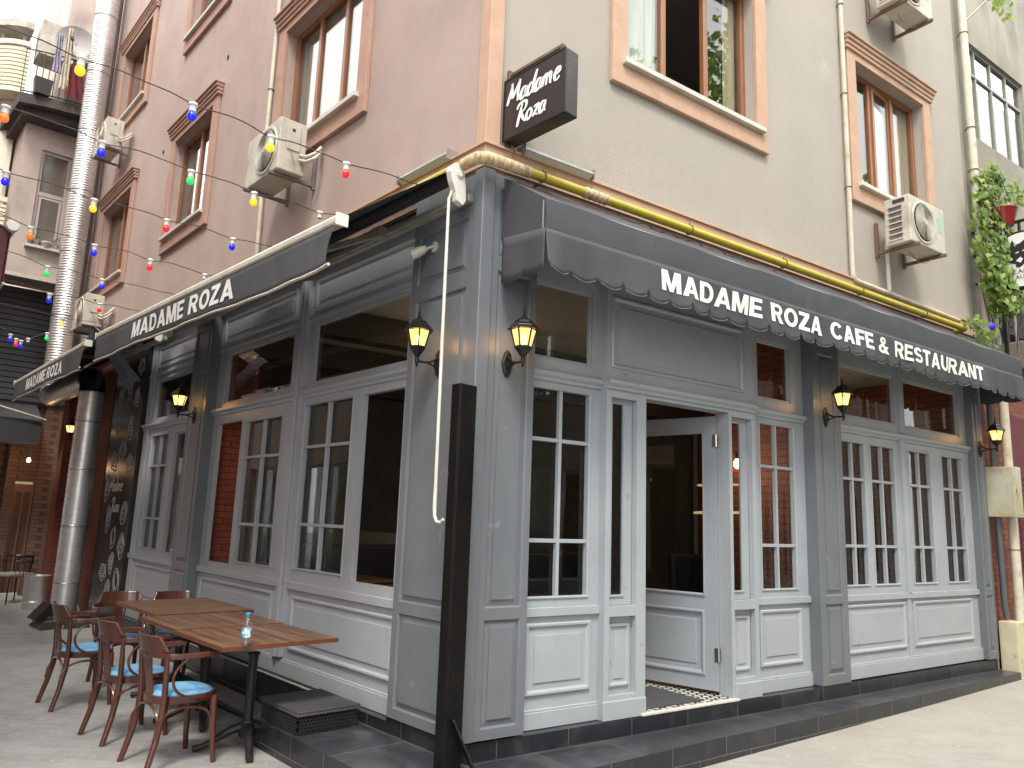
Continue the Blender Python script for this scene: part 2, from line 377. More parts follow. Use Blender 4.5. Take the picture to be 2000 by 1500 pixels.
# heavy grotesque capitals from flat strokes; overlapping strokes sit a fraction of a millimetre apart
def _arc(cx, cy, rx, ry, a0, a1, n=14): return [(cx + rx * math.cos(math.radians(a0 + (a1 - a0) * i / n)), cy + ry * math.sin(math.radians(a0 + (a1 - a0) * i / n))) for i in range(n + 1)]
def _bar(x0, x1, y0, y1): return ('q', [(x0, y0), (x1, y0), (x1, y1), (x0, y1)])
HEAVY = {
 'M': (.94, [_bar(0, .21, 0, 1), _bar(.73, .94, 0, 1), ('q', [(.02, 1), (.30, 1), (.56, 0), (.38, 0)]), ('q', [(.92, 1), (.64, 1), (.38, 0), (.56, 0)])]),
 'A': (.86, [('q', [(0, 0), (.235, 0), (.545, 1), (.315, 1)]), ('q', [(.86, 0), (.625, 0), (.315, 1), (.545, 1)]), ('q', [(.2, .19), (.66, .19), (.6, .37), (.26, .37)])]),
 'D': (.78, [_bar(0, .23, 0, 1), ('s', [(.15, .905), (.34, .905)] + _arc(.34, .5, .325, .405, 88, -88) + [(.34, .095), (.15, .095)], .105)]),
 'E': (.68, [_bar(0, .23, 0, 1), _bar(.1, .68, .80, 1), _bar(.1, .63, .41, .60), _bar(.1, .69, 0, .20)]),
 'F': (.64, [_bar(0, .23, 0, 1), _bar(.1, .65, .80, 1), _bar(.1, .58, .40, .59)]),
 'R': (.80, [_bar(0, .23, 0, 1), ('s', [(.15, .905), (.44, .905)] + _arc(.44, .695, .21, .21, 85, -85) + [(.44, .485), (.15, .485)], .098), ('q', [(.30, .44), (.56, .47), (.82, 0), (.55, 0)])]),
 'O': (.86, [('s', _arc(.43, .5, .325, .405, 0, 360, 28), .108)]),
 'C': (.80, [('s', _arc(.43, .5, .325, .405, 38, 322, 24), .108)]),
 'Z': (.72, [_bar(.02, .70, .80, 1), _bar(0, .71, 0, .20), ('q', [(.41, .82), (.70, .82), (.30, .18), (.0, .18)])]),
 'S': (.74, [('s', _arc(.37, .70, .25, .205, 22, 262, 14) + _arc(.37, .295, .265, .20, 82, -158, 14), .10)]),
 'T': (.72, [_bar(0, .72, .80, 1), _bar(.245, .475, 0, .9)]),
 'U': (.78, [_bar(0, .225, .36, 1), _bar(.555, .78, .36, 1), ('s', _arc(.39, .38, .2775, .285, 180, 360), .11)]),
 'N': (.80, [_bar(0, .215, 0, 1), _bar(.585, .80, 0, 1), ('q', [(0, 1), (.25, 1), (.80, 0), (.55, 0)])]),
 '&': (.86, [('s', _arc(.33, .27, .225, .185, 0, 360, 20), .09), ('s', _arc(.37, .76, .155, .155, 0, 360, 18), .08), ('q', [(.20, .60), (.42, .66), (.88, 0), (.60, 0)]), ('q', [(.50, .16), (.62, .10), (.82, .46), (.64, .46)])]),
}
def heavy(mb, text, at, gap=.085):
    """letters through at(x, y, lift) with x and y in units of the cap height"""
    x = 0; tot = sum((.34 if c == ' ' else HEAVY[c][0]) + gap for c in text) - gap
    for c in text:
        if c == ' ': x += .34 + gap; continue
        w, parts = HEAVY[c]
        for k, pt in enumerate(parts):
            if pt[0] == 'q':
                q = pt[1]; n = 4; L = [(q[0][0] + (q[3][0] - q[0][0]) * i / n, q[0][1] + (q[3][1] - q[0][1]) * i / n) for i in range(n + 1)]; R = [(q[1][0] + (q[2][0] - q[1][0]) * i / n, q[1][1] + (q[2][1] - q[1][1]) * i / n) for i in range(n + 1)]
            else:
                P, hw = pt[1], pt[2]; L, R = [], []
                for i, p in enumerate(P):
                    a, b = P[max(i - 1, 0)], P[min(i + 1, len(P) - 1)]
                    if P[0] == P[-1] or math.dist(P[0], P[-1]) < 1e-6: a, b = P[(i - 1) if i else -2], P[(i + 1) if i < len(P) - 1 else 1]
                    dx, dy = b[0] - a[0], b[1] - a[1]; q = math.hypot(dx, dy) or 1; h = hw * (.90 + .14 * abs(dy / q)); L.append((p[0] - dy / q * h, p[1] + dx / q * h)); R.append((p[0] + dy / q * h, p[1] - dx / q * h))
            N = len(L); mb.add([at((x + a) / tot, b, k * .0003) for a, b in L + R], [(i, i + 1, N + i + 1, N + i) for i in range(N - 1)])
        x += w + gap

# brush-script strokes for the hanging sign and the chalk wall, in a box about one unit high
SCRIPT = {
 'M': (.95, [[(.05, .02), (.18, .5), (.26, .95)], [(.22, .97), (.34, .45), (.42, .3), (.6, .62), (.8, .98)], [(.8, .98), (.76, .5), (.82, .02)]]),
 'R': (.80, [[(.2, -.12), (.3, .5), (.4, .95)], [(.02, .75), (.15, .95), (.5, 1.02), (.72, .88), (.66, .62), (.38, .5)], [(.38, .5), (.55, .25), (.78, .0)]]),
 'a': (.50, [[(.40, .46), (.22, .5), (.06, .28), (.1, .04), (.24, .02), (.38, .22), (.43, .5)], [(.43, .5), (.38, .15), (.5, .02)]]),
 'd': (.55, [[(.40, .44), (.22, .5), (.06, .28), (.1, .04), (.24, .02), (.40, .24)], [(.56, 1.0), (.44, .5), (.42, .1), (.52, .02)]]),
 'm': (.78, [[(.08, .5), (.07, .02)], [(.08, .3), (.2, .5), (.3, .42), (.3, .02)], [(.31, .3), (.45, .5), (.56, .42), (.58, .08), (.68, .02)]]),
 'e': (.46, [[(.08, .24), (.34, .32), (.38, .45), (.24, .52), (.08, .3), (.12, .06), (.26, .0), (.42, .12)]]),
 'o': (.50, [[(.26, .5), (.08, .36), (.06, .12), (.2, .0), (.36, .1), (.42, .34), (.28, .5), (.22, .44)]]),
 'z': (.48, [[(.06, .44), (.22, .5), (.40, .48), (.24, .25), (.06, .04), (.22, .08), (.42, .02)]]),
}
def script(mb, text, at, h, w, o, slant=.22, m=0, sx=1.0):
    """at(x, y) -> point of the frame; strokes as flat ribbons in the plane at depth o"""
    x = 0
    for ch in text:
        adv, strokes = SCRIPT[ch]
        for st in strokes:
            pts = []
            for i in range(len(st) - 1):       # smooth the polyline
                p0, p1, p2, p3 = st[max(i - 1, 0)], st[i], st[i + 1], st[min(i + 2, len(st) - 1)]
                for k in range(5):
                    t = k / 5
                    pts.append(tuple(.5 * (2 * p1[j] + (p2[j] - p0[j]) * t + (2 * p0[j] - 5 * p1[j] + 4 * p2[j] - p3[j]) * t * t + (3 * p1[j] - p0[j] - 3 * p2[j] + p3[j]) * t ** 3) for j in (0, 1)))
            pts.append(st[-1]); N = len(pts); L = []; R = []
            for i, p in enumerate(pts):
                a, b = pts[max(i - 1, 0)], pts[min(i + 1, N - 1)]; dx, dy = b[0] - a[0], b[1] - a[1]; q = math.hypot(dx, dy) or 1
                ww = w * (.55 + .75 * abs(dy / q)) * (.6 + .4 * math.sin(PI * min(1, (i + 1) / N * 1.2)))
                nx, ny = -dy / q * ww, dx / q * ww
                for lst, sg in ((L, 1), (R, -1)):
                    X, Y = p[0] + sg * nx, p[1] + sg * ny; lst.append(at((x + (X + slant * Y)) * h * sx, Y * h))
            vs = L + R; mb.add(vs, [(i, i + 1, N + i + 1, N + i) for i in range(N - 1)], m)
        x += adv
    return x * h * sx

# ================================================================== SETTING: street, steps
def gz(x):
    k = [(-60, -.05), (-1, -.05), (.6, -.055), (2, -.05), (5, .0), (7.6, .045), (12, .10), (60, .5)]
    for (a, p), (b, q) in zip(k, k[1:]):
        if x <= b: return p + (q - p) * max(0, (x - a)) / (b - a)
    return k[-1][1]
mb = MB()
xs = [-60, -30, -12, -6, -3, -1, 0, .6, 1.3, 2, 3, 4, 5, 6, 7, 7.6, 9, 12, 20, 35, 60]; ys = [-60, -20, -8, -4, -2, -1, 0, 2, 5, 10, 20, 60]
mb.add([(x, y, gz(x)) for y in ys for x in xs], [(j * len(xs) + i, j * len(xs) + i + 1, (j + 1) * len(xs) + i + 1, (j + 1) * len(xs) + i) for j in range(len(ys) - 1) for i in range(len(xs) - 1)])
structure(mb.build('street_ground', GROUND))

# litter of pale petals and grit on the pavers
mb = MB(); rr = random.Random(3)
for i in range(420):
    if rr.random() < .5: x, y = rr.uniform(-2.6, -.7), rr.uniform(-.6, 5)
    else:
        x = rr.uniform(.8, 8); y = -.45 - rr.random() ** 1.6 * 1.6
    s_ = rr.uniform(.003, .011); a = rr.uniform(0, 6); z = gz(x) + .003
    mb.add([(x + s_ * math.cos(a + k * 1.57) * (1 if k % 2 else .6), y + s_ * math.sin(a + k * 1.57), z + (.004 if k == 1 else 0)) for k in range(4)], [(0, 1, 2, 3)])
lit = mb.build('scattered_petals', mat('petal', (.55, .53, .47), .8), normals=False)
tag(lit, 'pale petals and grit scattered over the grey street pavers', 'litter', kind='stuff')

# low black stone step along the door side, and the platform wrapped round the corner
mb = MB()
f_edge = [(-.52, -.50), (0.2, -.45), (2.0, -.352), (5.2, -.27), (7.45, -.20), (8.2, -.13)]
top = [(x, y, .12) for x, y in f_edge]; bot = [(x, y + .004, -.15) for x, y in f_edge]; bk = [(x, .02, .12) for x, y in f_edge]
n_ = len(top)
mb.add(top + bk, [(i, i + 1, n_ + i + 1, n_ + i) for i in range(n_ - 1)], 0)
mb.add(bot + top, [(i, i + 1, n_ + i + 1, n_ + i) for i in range(n_ - 1)], 1)
mb.add([(8.2, -.13, -.15), (8.2, .02, -.15), (8.2, .02, .12), (8.2, -.13, .12)], [(0, 1, 2, 3)], 1)
o = mb.build('entrance_step', [BLACKTILEG, BLACKTILE])
tag(o, 'long low step of black stone tiles running under the shopfront with the open door', 'step')
mb = MB(FL)
P = [(-.46, .56), (1.70, .56), (1.70, -.02), (-.1, -.02)]
mb.rings([[(u, q, -.15) for u, q in P], [(u, q, .135) for u, q in P]], 1, True, False, False)
mb.add([(u, q, .135) for u, q in P], [(0, 1, 2, 3)], 0)
PLATTOP = brick_mat('platform_tiles', (.030, .033, .040), (.044, .047, .054), (.16, .155, .14), .60, .9, .008, 'GL', .33, .25, offset=0, wear=((.11, .11, .11), 3.0, .5, .8, .7))
o = mb.build('stone_platform', [PLATTOP, BLACKTILEL])
tag(o, 'black tiled stone platform wrapped round the building corner behind the steel post', 'platform')
# perforated black box lying on the platform
g = thing('perforated_step_box', 'black perforated plastic step box standing on the tiled platform', 'step box', FL(1.40, .29, .138), RZ_L)
mb = MB(FX)
mb.box(-.30, .30, -.245, .245, .135, .150); mb.rings([[(-.305, -.25, .12), (.305, -.25, .12), (.305, .25, .12), (-.305, .25, .12)], [(-.30, -.245, .135), (.30, -.245, .135), (.30, .245, .135), (-.30, .245, .135)]])
mb.build('lid', mat('lid_rubber', (.035, .036, .038), .6, col2=(.06, .06, .062), scale=5, bump=.2), g, bevel=.003)
def perforated(w, h, fn):   # lattice wall with hexagonally set holes
    m_ = MB(); st = .026; r_ = .0085; n1 = int(w / st)
    for j in range(int(h / (st * .86))):
        for i in range(n1):
            cx = -w / 2 + st * (i + .5 + (.5 if j % 2 else 0)); cz = st * .86 * (j + .5)
            if cx > w / 2 - st / 3: continue
            A = [(cx + st / 2 * a, cz + st * .43 * b) for a, b in ((1, 0), (1, 1), (0, 1), (-1, 1), (-1, 0), (-1, -1), (0, -1), (1, -1))]
            B = [(cx + r_ * math.cos(k * PI / 4), cz + r_ * math.sin(k * PI / 4)) for k in range(8)]
            vs = [fn(*p, 0) for p in A] + [fn(*p, 0) for p in B] + [fn(*p, .006) for p in B]
            m_.add(vs, [(k, (k + 1) % 8, 8 + (k + 1) % 8, 8 + k) for k in range(8)] + [(8 + k, 8 + (k + 1) % 8, 16 + (k + 1) % 8, 16 + k) for k in range(8)])
    return m_
PERF = mat('black_plastic', (.018, .018, .02), .5, bump=.05)
perforated(.58, .125, lambda a, b, d: (a, -.236 + d, b + .004)).build('side_panel', PERF, g, normals=False)
perforated(.47, .125, lambda a, b, d: (.292 - d, a, b + .004)).build('side_panel', PERF, g, normals=False)
MB(FX).box(-.26, .26, -.2, .2, .0, .12).build('core', mat('void_black', (.004, .004, .004), .9), g)

# ================================================================== THE CORNER BUILDING
BLD = thing('corner_building', 'corner building of mauve and beige render over a grey panelled cafe shopfront', 'building')
def holes(mb, u0, u1, z0, z1, o, hs, depth=0, m=0, mr=None):
    """a flat wall with rectangular holes and their reveals"""
    us = sorted({u0, u1, *[h[0] for h in hs], *[h[1] for h in hs]}); zs = sorted({z0, z1, *[h[2] for h in hs], *[h[3] for h in hs]})
    us = [u for u in us if u0 <= u <= u1]; zs = [z for z in zs if z0 <= z <= z1]
    idx = {}; vs = []; fs = []
    def V(u, z):
        if (u, z) not in idx: idx[(u, z)] = len(vs); vs.append((u, o, z))
        return idx[(u, z)]
    for a, b in zip(us, us[1:]):
        for c, d in zip(zs, zs[1:]):
            cu, cz = (a + b) / 2, (c + d) / 2
            if any(h[0] < cu < h[1] and h[2] < cz < h[3] for h in hs): continue
            fs.append((V(a, c), V(b, c), V(b, d), V(a, d)))
    mb.add(vs, fs, m)
    if depth:
        for h in hs:
            p = [(h[0], h[2]), (h[1], h[2]), (h[1], h[3]), (h[0], h[3])]
            mb.add([(a, o, c) for a, c in p] + [(a, o - depth, c) for a, c in p], [(k, (k + 1) % 4, 4 + (k + 1) % 4, 4 + k) for k in range(4)], m if mr is None else mr)

WO = -.03
RW = [(1.36, 3.10, 5.46, 6.95), (4.90, 6.42, 5.42, 6.92), (1.36, 3.10, 8.66, 10.15), (4.90, 6.42, 8.66, 10.15)]
LW = [(1.93, 3.64, 5.46, 6.95), (5.80, 7.26, 5.46, 6.95), (9.40, 11.10, 5.46, 6.95), (1.93, 3.64, 8.66, 10.15), (5.80, 7.26, 8.66, 10.15), (9.40, 11.10, 8.66, 10.15)]
mb = MB(FR); holes(mb, .02, 7.46, 4.02, 14.0, WO, RW, .16); mb.build('rendered_wall', STUCR, BLD, normals=False)
mb = MB(FL); holes(mb, .02, 12.2, 4.02, 14.0, WO, LW, .16); mb.build('rendered_wall', STUCL, BLD, normals=False)
mb = MB(FL); mb.add([(12.2, WO, 0), (12.2, -6, 0), (12.2, -6, 14), (12.2, WO, 14)], [(0, 1, 2, 3)]); mb.build('end_wall', STUCL, BLD)
# interior shell of the upper floors
mb = MB()
for z in (4.35, 7.75, 11.0, 14.0): mb.add([tuple(FL(12.19, -.2, z)), tuple(FL(.2, -.2, z)), (7.4, .2, z), (7.4, 9, z), tuple(FL(12.19, -7, z))], [(0, 1, 2, 3, 4)])
mb.add([tuple(FL(12.1, -3.2, 4)), tuple(FL(3.2, -3.2, 4)), tuple(FL(3.2, -3.2, 14)), tuple(FL(12.1, -3.2, 14)), (3.6, 3.0, 4), (7.4, 3.0, 4), (7.4, 3.0, 14), (3.6, 3.0, 14)], [(0, 1, 2, 3), (4, 5, 6, 7)])
mb.build('upper_interior', mat('room_wall', (.35, .33, .30), .9), BLD)
mb = MB(FR); mb.add([(7.46, WO, 0), (7.46, -9, 0), (7.46, -9, 14), (7.46, WO, 14)], [(0, 1, 2, 3)]); mb.build('party_wall', STUCR, BLD)

def corner_strip(o, wr, wl, z0, z1, back=-.03):
    """solid L-shaped corner piece following both facades"""
    def meet(q):    # point where both facade planes shifted outward by q cross
        y = -q; # P = DL*t + NL*q, P.y = -q
        t = (-q - NL.y * q) / DL.y
        return FL(t, q, 0)
    a, b = meet(o), meet(back)
    foot = [FR(wr, o, 0), a, FL(wl, o, 0), FL(wl, back, 0), b, FR(wr, back, 0)]
    return [[(p.x, p.y, z0) for p in foot], [(p.x, p.y, z1) for p in foot]]
mb = MB(); mb.rings(corner_strip(.012, .115, .105, 4.285, 14)); mb.build('corner_trim', PEACH, BLD, bevel=.006)
mb = MB(); mb.rings(corner_strip(.012, 7.40, 12.1, 4.10, 4.275, -.028)); mb.rings(corner_strip(.03, 7.40, 12.1, 4.262, 4.283, -.028)); mb.build('band_trim', PEACH, BLD, bevel=.004)
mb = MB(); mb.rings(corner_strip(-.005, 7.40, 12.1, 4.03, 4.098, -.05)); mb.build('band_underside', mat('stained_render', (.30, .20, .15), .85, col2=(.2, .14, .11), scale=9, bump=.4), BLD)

def upper_window(fr, op, side, style):
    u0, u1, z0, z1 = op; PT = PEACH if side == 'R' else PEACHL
    s = 1 if side == 'R' else -1
    mb = MB(fr); mb.frame(u0, u1, z0, z1, .055, -.185, -.125)
    k1, k2 = u0 + (u1 - u0) * .335, u0 + (u1 - u0) * .665
    if style != 'two':
        for k in (k1, k2): mb.box(k - .03, k + .03, -.182, -.128, z0 + .055, z1 - .055)
    else: mb.box((u0 + u1) / 2 - .04, (u0 + u1) / 2 + .04, -.182, -.128, z0 + .055, z1 - .055)
    w = mb.build('window', BROWNW, BLD, bevel=.004)
    # rendered surround, moulded head, marble sill
    mb = MB(fr); tl, tb, tt = .165, .225, .085
    mb.frame(u0 - tl, u1 + tl, z0 - tb, z1 + tt, 0, -.028, .016, 0, (tl, tl, tb, tt))
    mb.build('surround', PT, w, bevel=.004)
    mb = MB(fr)
    if side == 'R' and op[0] < 2: ch = .0
    for (a, q, d) in ((.0, .022, .045), (.045, .036, .05), (.095, .055, .045), (.14, .075, .03)):
        mb.box(u0 - tl - .02 - q * .6, u1 + tl + .02 + q * .6, -.028, .016 + q, z1 + tt + a, z1 + tt + a + d)
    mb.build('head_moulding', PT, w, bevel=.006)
    mb = MB(fr); mb.box(u0 - .055, u1 + .075, -.125, .062, z0 - .045, z0 + .004); mb.build('sill', MARBLE, w, bevel=.004)
    panes = [(u0 + .055, k1 - .03), (k1 + .03, k2 - .03), (k2 + .03, u1 - .055)] if style != 'two' else [(u0 + .055, (u0 + u1) / 2 - .04), ((u0 + u1) / 2 + .04, u1 - .055)]
    gm = MB(fr)
    for i, (a, b) in enumerate(panes):
        if style == 'open' and i == 1: continue
        gm.box(a, b, -.160, -.154, z0 + .055, z1 - .055)
    gm.build('glass', GLASSU if side == 'R' else GLASSL, w)
    if style == 'open':   # middle sash swung inwards
        a, b = panes[1]; L_ = (b - a) * 1.0
        mb = MB(FX); mb.frame(0, L_, z0 + .06, z1 - .06, .05, -.05, -.005); sh = mb.build('open_sash', BROWNW, w, bevel=.004)
        p = fr(a, -.15, 0); base = 0 if side == 'R' else ANG - PI
        sh.location = p; sh.rotation_euler = (0, 0, base + math.radians(72))
    if style == 'ajar':
        a, b = panes[1]
        mb = MB(FX); mb.frame(0, b - a, z0 + .06, z1 - .06, .05, -.02, .025); mb.box(.05, b - a - .05, -.0, .004, z0 + .11, z1 - .11, 1)
        sh = mb.build('tilted_sash', [BROWNW, GLASSU], w, bevel=.003)
        sh.location = fr(a, -.135, 0); sh.rotation_euler = (0, 0, math.radians(5))
    # curtains
    CURT = mat('sheer_curtain', (.56, .60, .53), .85, col2=(.42, .47, .40), scale=4, stretch=(9, 9, .4)); CURB = mat('beige_curtain', (.50, .42, .29), .85, col2=(.37, .31, .21), scale=4, stretch=(9, 9, .4))
    def curtain(a, b, m_, amp=.02):
        mb = MB(fr); n = max(8, int((b - a) / .016)); vs = []
        for i in range(n + 1):
            u = a + (b - a) * i / n; q = -.215 + amp * math.sin(i * .75 + 1.5 * math.sin(i * .21)); vs += [(u, q, z0 + .03), (u, q + .01, z1)]
        mb.add(vs, [(2 * i, 2 * i + 2, 2 * i + 3, 2 * i + 1) for i in range(n)]); mb.build('curtain', m_, w, smooth=True, normals=False)
    if style == 'open': curtain(u0 + .05, k1 - .02, CURT); curtain(u1 - .24, u1 - .06, CURB)
    elif style == 'ajar': curtain(k2, u1 - .05, CURB); curtain(u0 + .05, u0 + .2, CURT)
    elif style == 'three': curtain(u0 + .06, u1 - .36, mat('reflection_tint_blind', (.46, .37, .32), .8, col2=(.40, .32, .28), scale=2)); curtain(u1 - .34, u1 - .05, CURT)  # blind colour stands in for the pinkish wall reflected in the panes
    else: curtain(u0 + .1, u1 - .5 if s < 0 else u1 - .1, CURT)
    return w
upper_window(FR, RW[0], 'R', 'open'); upper_window(FR, RW[1], 'R', 'ajar'); upper_window(FR, RW[2], 'R', 'three'); upper_window(FR, RW[3], 'R', 'two')
upper_window(FL, LW[0], 'L', 'three'); upper_window(FL, LW[1], 'L', 'two'); upper_window(FL, LW[2], 'L', 'two')
upper_window(FL, LW[3], 'L', 'two'); upper_window(FL, LW[4], 'L', 'two'); upper_window(FL, LW[5], 'L', 'two')

for u_, z_ in ((5.55, 7.55), (7.95, 7.05)):   # dark discs, their colour standing in for the shade inside open vent holes
    mb = MB(FL); mb.lathe([(0, .0), (.03, .0), (.034, .006), (.03, .008)], (u_, WO, z_), 14, 'y'); mb.build('vent_hole_shade_disc', mat('hole_shade', (.02, .018, .016), .9), BLD)

# ---- shopfront joinery
def pilaster(fr, u0, u1, z0, z1, pans, paint, o=0., back=-.15):
    mb = MB(fr); holes(mb, u0, u1, z0, z1, o, pans)
    mb.add([(u0, o, z0), (u0, o, z1), (u0, back, z1), (u0, back, z0), (u1, o, z0), (u1, o, z1), (u1, back, z1), (u1, back, z0)], [(0, 1, 2, 3), (4, 5, 6, 7), (0, 3, 7, 4), (1, 5, 6, 2)])
    for p in pans: mb.rect(*p, [(0, o), (.006, o - .004), (.012, o - .018), (.050, o - .011), (.0505, o - .004), (.054, o - .003)])
    return mb.build('pilaster', paint, BLD, normals=False)
pilaster(FR, .088, .49, .25, 4.07, [(.145, .435, .315, .985), (.145, .435, 1.06, 3.36), (.145, .435, 3.46, 3.97)], PAINT2)
pilaster(FR, 3.874, 4.325, .25, 4.07, [(3.96, 4.25, .33, .965), (3.96, 4.25, 1.04, 3.36), (3.96, 4.25, 3.46, 3.97)], PAINT2)
pilaster(FR, 7.15, 7.40, .25, 4.07, [(7.2, 7.36, .33, .965), (7.2, 7.36, 1.04, 3.36), (7.2, 7.36, 3.46, 3.97)], PAINT2)
pilaster(FL, .085, .83, .25, 4.07, [(.155, .765, .315, .955), (.155, .765, 1.035, 3.24), (.155, .765, 3.36, 3.76)], PAINT2)
pilaster(FL, 4.95, 5.50, .21, 4.07, [(5.02, 5.43, .30, .955), (5.02, 5.43, 1.035, 3.24), (5.02, 5.43, 3.36, 3.76)], PAINT2)
mb = MB(); mb.rings(corner_strip(.018, .086, .083, .25, 4.085, -.06)); mb.build('corner_post', PAINT2, BLD, bevel=.005)

RAISED = lambda o: [(0, o), (0, o + .012), (.008, o + .02), (.022, o + .019), (.030, o + .006), (.038, o + .002), (.082, o + .004), (.0825, o + .011), (.086, o + .012)]
def bay(fr, o, u0, u1, z0, z1, lights, pans, rails, paint, extra=None, glaze=GLASS, sash_o=None):
    """one shopfront bay; lights = [(u0,u1,z0,z1,[vertical bars],[horizontal bars],kind)]"""
    mb = MB(fr); holes(mb, u0, u1, z0, z1, o, [l_[:4] for l_ in lights], .05)
    for za, zb, pr in rails:
        h = zb - za
        if pr > .035:   # moulded cornice
            mb.rings([[(u0, o, za), (u0, o + pr * .35, za), (u0, o + pr * .45, za + h * .3), (u0, o + pr * .8, za + h * .45), (u0, o + pr, za + h * .55), (u0, o + pr, zb - .004), (u0, o, zb)],
                      [(u1, o, za), (u1, o + pr * .35, za), (u1, o + pr * .45, za + h * .3), (u1, o + pr * .8, za + h * .45), (u1, o + pr, za + h * .55), (u1, o + pr, zb - .004), (u1, o, zb)]])
        else: mb.box(u0, u1, o - .01, o + pr, za, zb)
    if extra: extra(mb)
    fm = mb.build('shopfront_frame', paint, BLD, bevel=.003)
    for p in pans:
        mb = MB(fr); mb.rect(*p, RAISED(o)); mb.build('raised_panel', paint, BLD, normals=False)
    for l_ in lights:
        a, b, c, d, vb, hb, kind = l_
        if kind == 'hole': continue
        mb = MB(fr)
        w_ = .055 if kind == 'sash' else .03; q = (o - .028) if kind == 'sash' else (o - .036)
        if kind == 'sash':
            mb.rect(a - .012, b + .012, c - .012, d + .012, [(0, o), (.0, o + .010), (.010, o + .011), (.016, o + .004), (.016, o - .03)], cap=False)
            G = (a, b, c, d)
        else:
            mb.frame(a, b, c, d, .022, o - .045, o - .015); G = (a + .02, b - .02, c + .02, d - .02)
        for v in vb: mb.box(v - .014, v + .014, o - .042, o - .004, c, d)
        for h in hb:
            ed = [a] + [x for v in vb for x in (v - .014, v + .014)] + [b]
            for x0, x1 in zip(ed[::2], ed[1::2]): mb.box(x0, x1, o - .042, o - .006, h - .014, h + .014)
        sh = mb.build('window', paint, BLD, bevel=.002)
        mb = MB(fr); mb.box(a, b, o - .048, o - .044, c, d); mb.build('glass', glaze, sh)
    return fm
# right facade
bay(FR, -.12, .49, 1.231, .235, 4.07, [(.545, 1.12, 1.105, 2.60, [.845], [2.222, 1.495], 'sash'), (.55, 1.14, 2.825, 3.415, [], [], 'fixed')],
    [(.565, 1.155, .45, .93)], [(.235, .345, .022), (.345, .36, .012), (.975, 1.035, .028), (2.655, 2.73, .045)], PAINT)
bay(FR, -.12, 3.03, 3.873, .235, 4.07, [(3.185, 3.70, 1.105, 2.60, [3.435], [2.205, 1.49], 'sash'), (3.18, 3.69, 2.835, 3.40, [], [], 'fixed')],
    [(3.13, 3.74, .45, .93)], [(.235, .345, .022), (.345, .36, .012), (.975, 1.035, .028), (2.655, 2.73, .045)], PAINT)
S4 = [(4.43, 4.855), (4.975, 5.44), (5.74, 6.215), (6.48, 6.965)]
def ex4(mb):
    mb.box(5.555, 5.615, -.085, -.045, 1.03, 2.64); mb.box(5.585, 5.66, -.085, -.055, 2.73, 3.50); mb.box(5.54, 5.60, -.085, -.06, .36, .97)
bay(FR, -.08, 4.325, 7.15, .245, 4.07, [(a, b, 1.12, 2.545, [(a + b) / 2], [2.17, 1.50], 'sash') for a, b in S4] +
    [(4.47, 5.53, 2.81, 3.35, [], [], 'fixed'), (5.72, 6.985, 2.81, 3.35, [], [], 'fixed')],
    [(4.40, 5.50, .475, .935), (5.67, 6.98, .475, .935)], [(.245, .37, .022), (.37, .385, .012), (.97, 1.03, .028), (2.635, 2.71, .045)], PAINT, ex4)
# door bay stands forward
def exd(mb):
    for u in (1.231, 3.03): mb.add([(u, -.045, .235), (u, -.045, 4.07), (u, -.125, 4.07), (u, -.125, .235)], [(0, 1, 2, 3)])
    mb.box(1.222, 1.655, -.05, -.032, .235, .365); mb.box(2.70, 3.038, -.05, -.032, .235, .365)
    mb.frame(1.282, 1.554, 1.03, 2.60, .0, -.105, -.095, 0, (.05, .10, .075, .04)); mb.frame(2.706, 2.98, 1.03, 2.60, .0, -.105, -.095, 0, (.05, .10, .075, .04))
bay(FR, -.045, 1.231, 3.03, .235, 4.07, [(1.282, 1.554, 1.03, 2.60, [], [], 'hole'), (2.706, 2.98, 1.03, 2.60, [], [], 'hole'), (1.655, 2.666, .235, 2.63, [], [], 'hole'), (1.282, 1.554, .40, .955, [], [], 'hole'), (2.706, 2.98, .40, .955, [], [], 'hole')],
    [(1.27, 2.87, 2.83, 3.41)], [(2.66, 2.735, .045)], PAINT, exd)
for a, b in ((1.282, 1.554), (2.706, 2.98)):
    mb = MB(FR); mb.box(a, b, -.11, -.098, .40, .955); mb.rect(a + .03, b - .03, .45, .90, [(0, -.098), (0, -.085), (.008, -.078), (.02, -.079), (.028, -.094), (.055, -.094), (.056, -.088), (.06, -.087)])
    mb.build('raised_panel', PAINT, BLD, normals=False)
    mb = MB(FR); mb.rect(a + .038, b - .088, 1.093, 2.572, [(0, -.095), (.0, -.085), (.010, -.085), (.014, -.1), (.014, -.115)], cap=False); sd_ = mb.build('sidelight', PAINT, BLD)
    mb = MB(FR); mb.box(a + .05, b - .1, -.104, -.100, 1.10, 2.56); mb.build('glass', GLASS, sd_)
# deep door jambs
mb = MB(FR); mb.box(1.595, 1.655, -.19, -.095, .25, 2.63); mb.box(2.666, 2.72, -.19, -.095, .25, 2.63); mb.box(1.595, 2.72, -.19, -.095, 2.632, 2.70)
mb.build('door_frame', PAINT, BLD, bevel=.003)
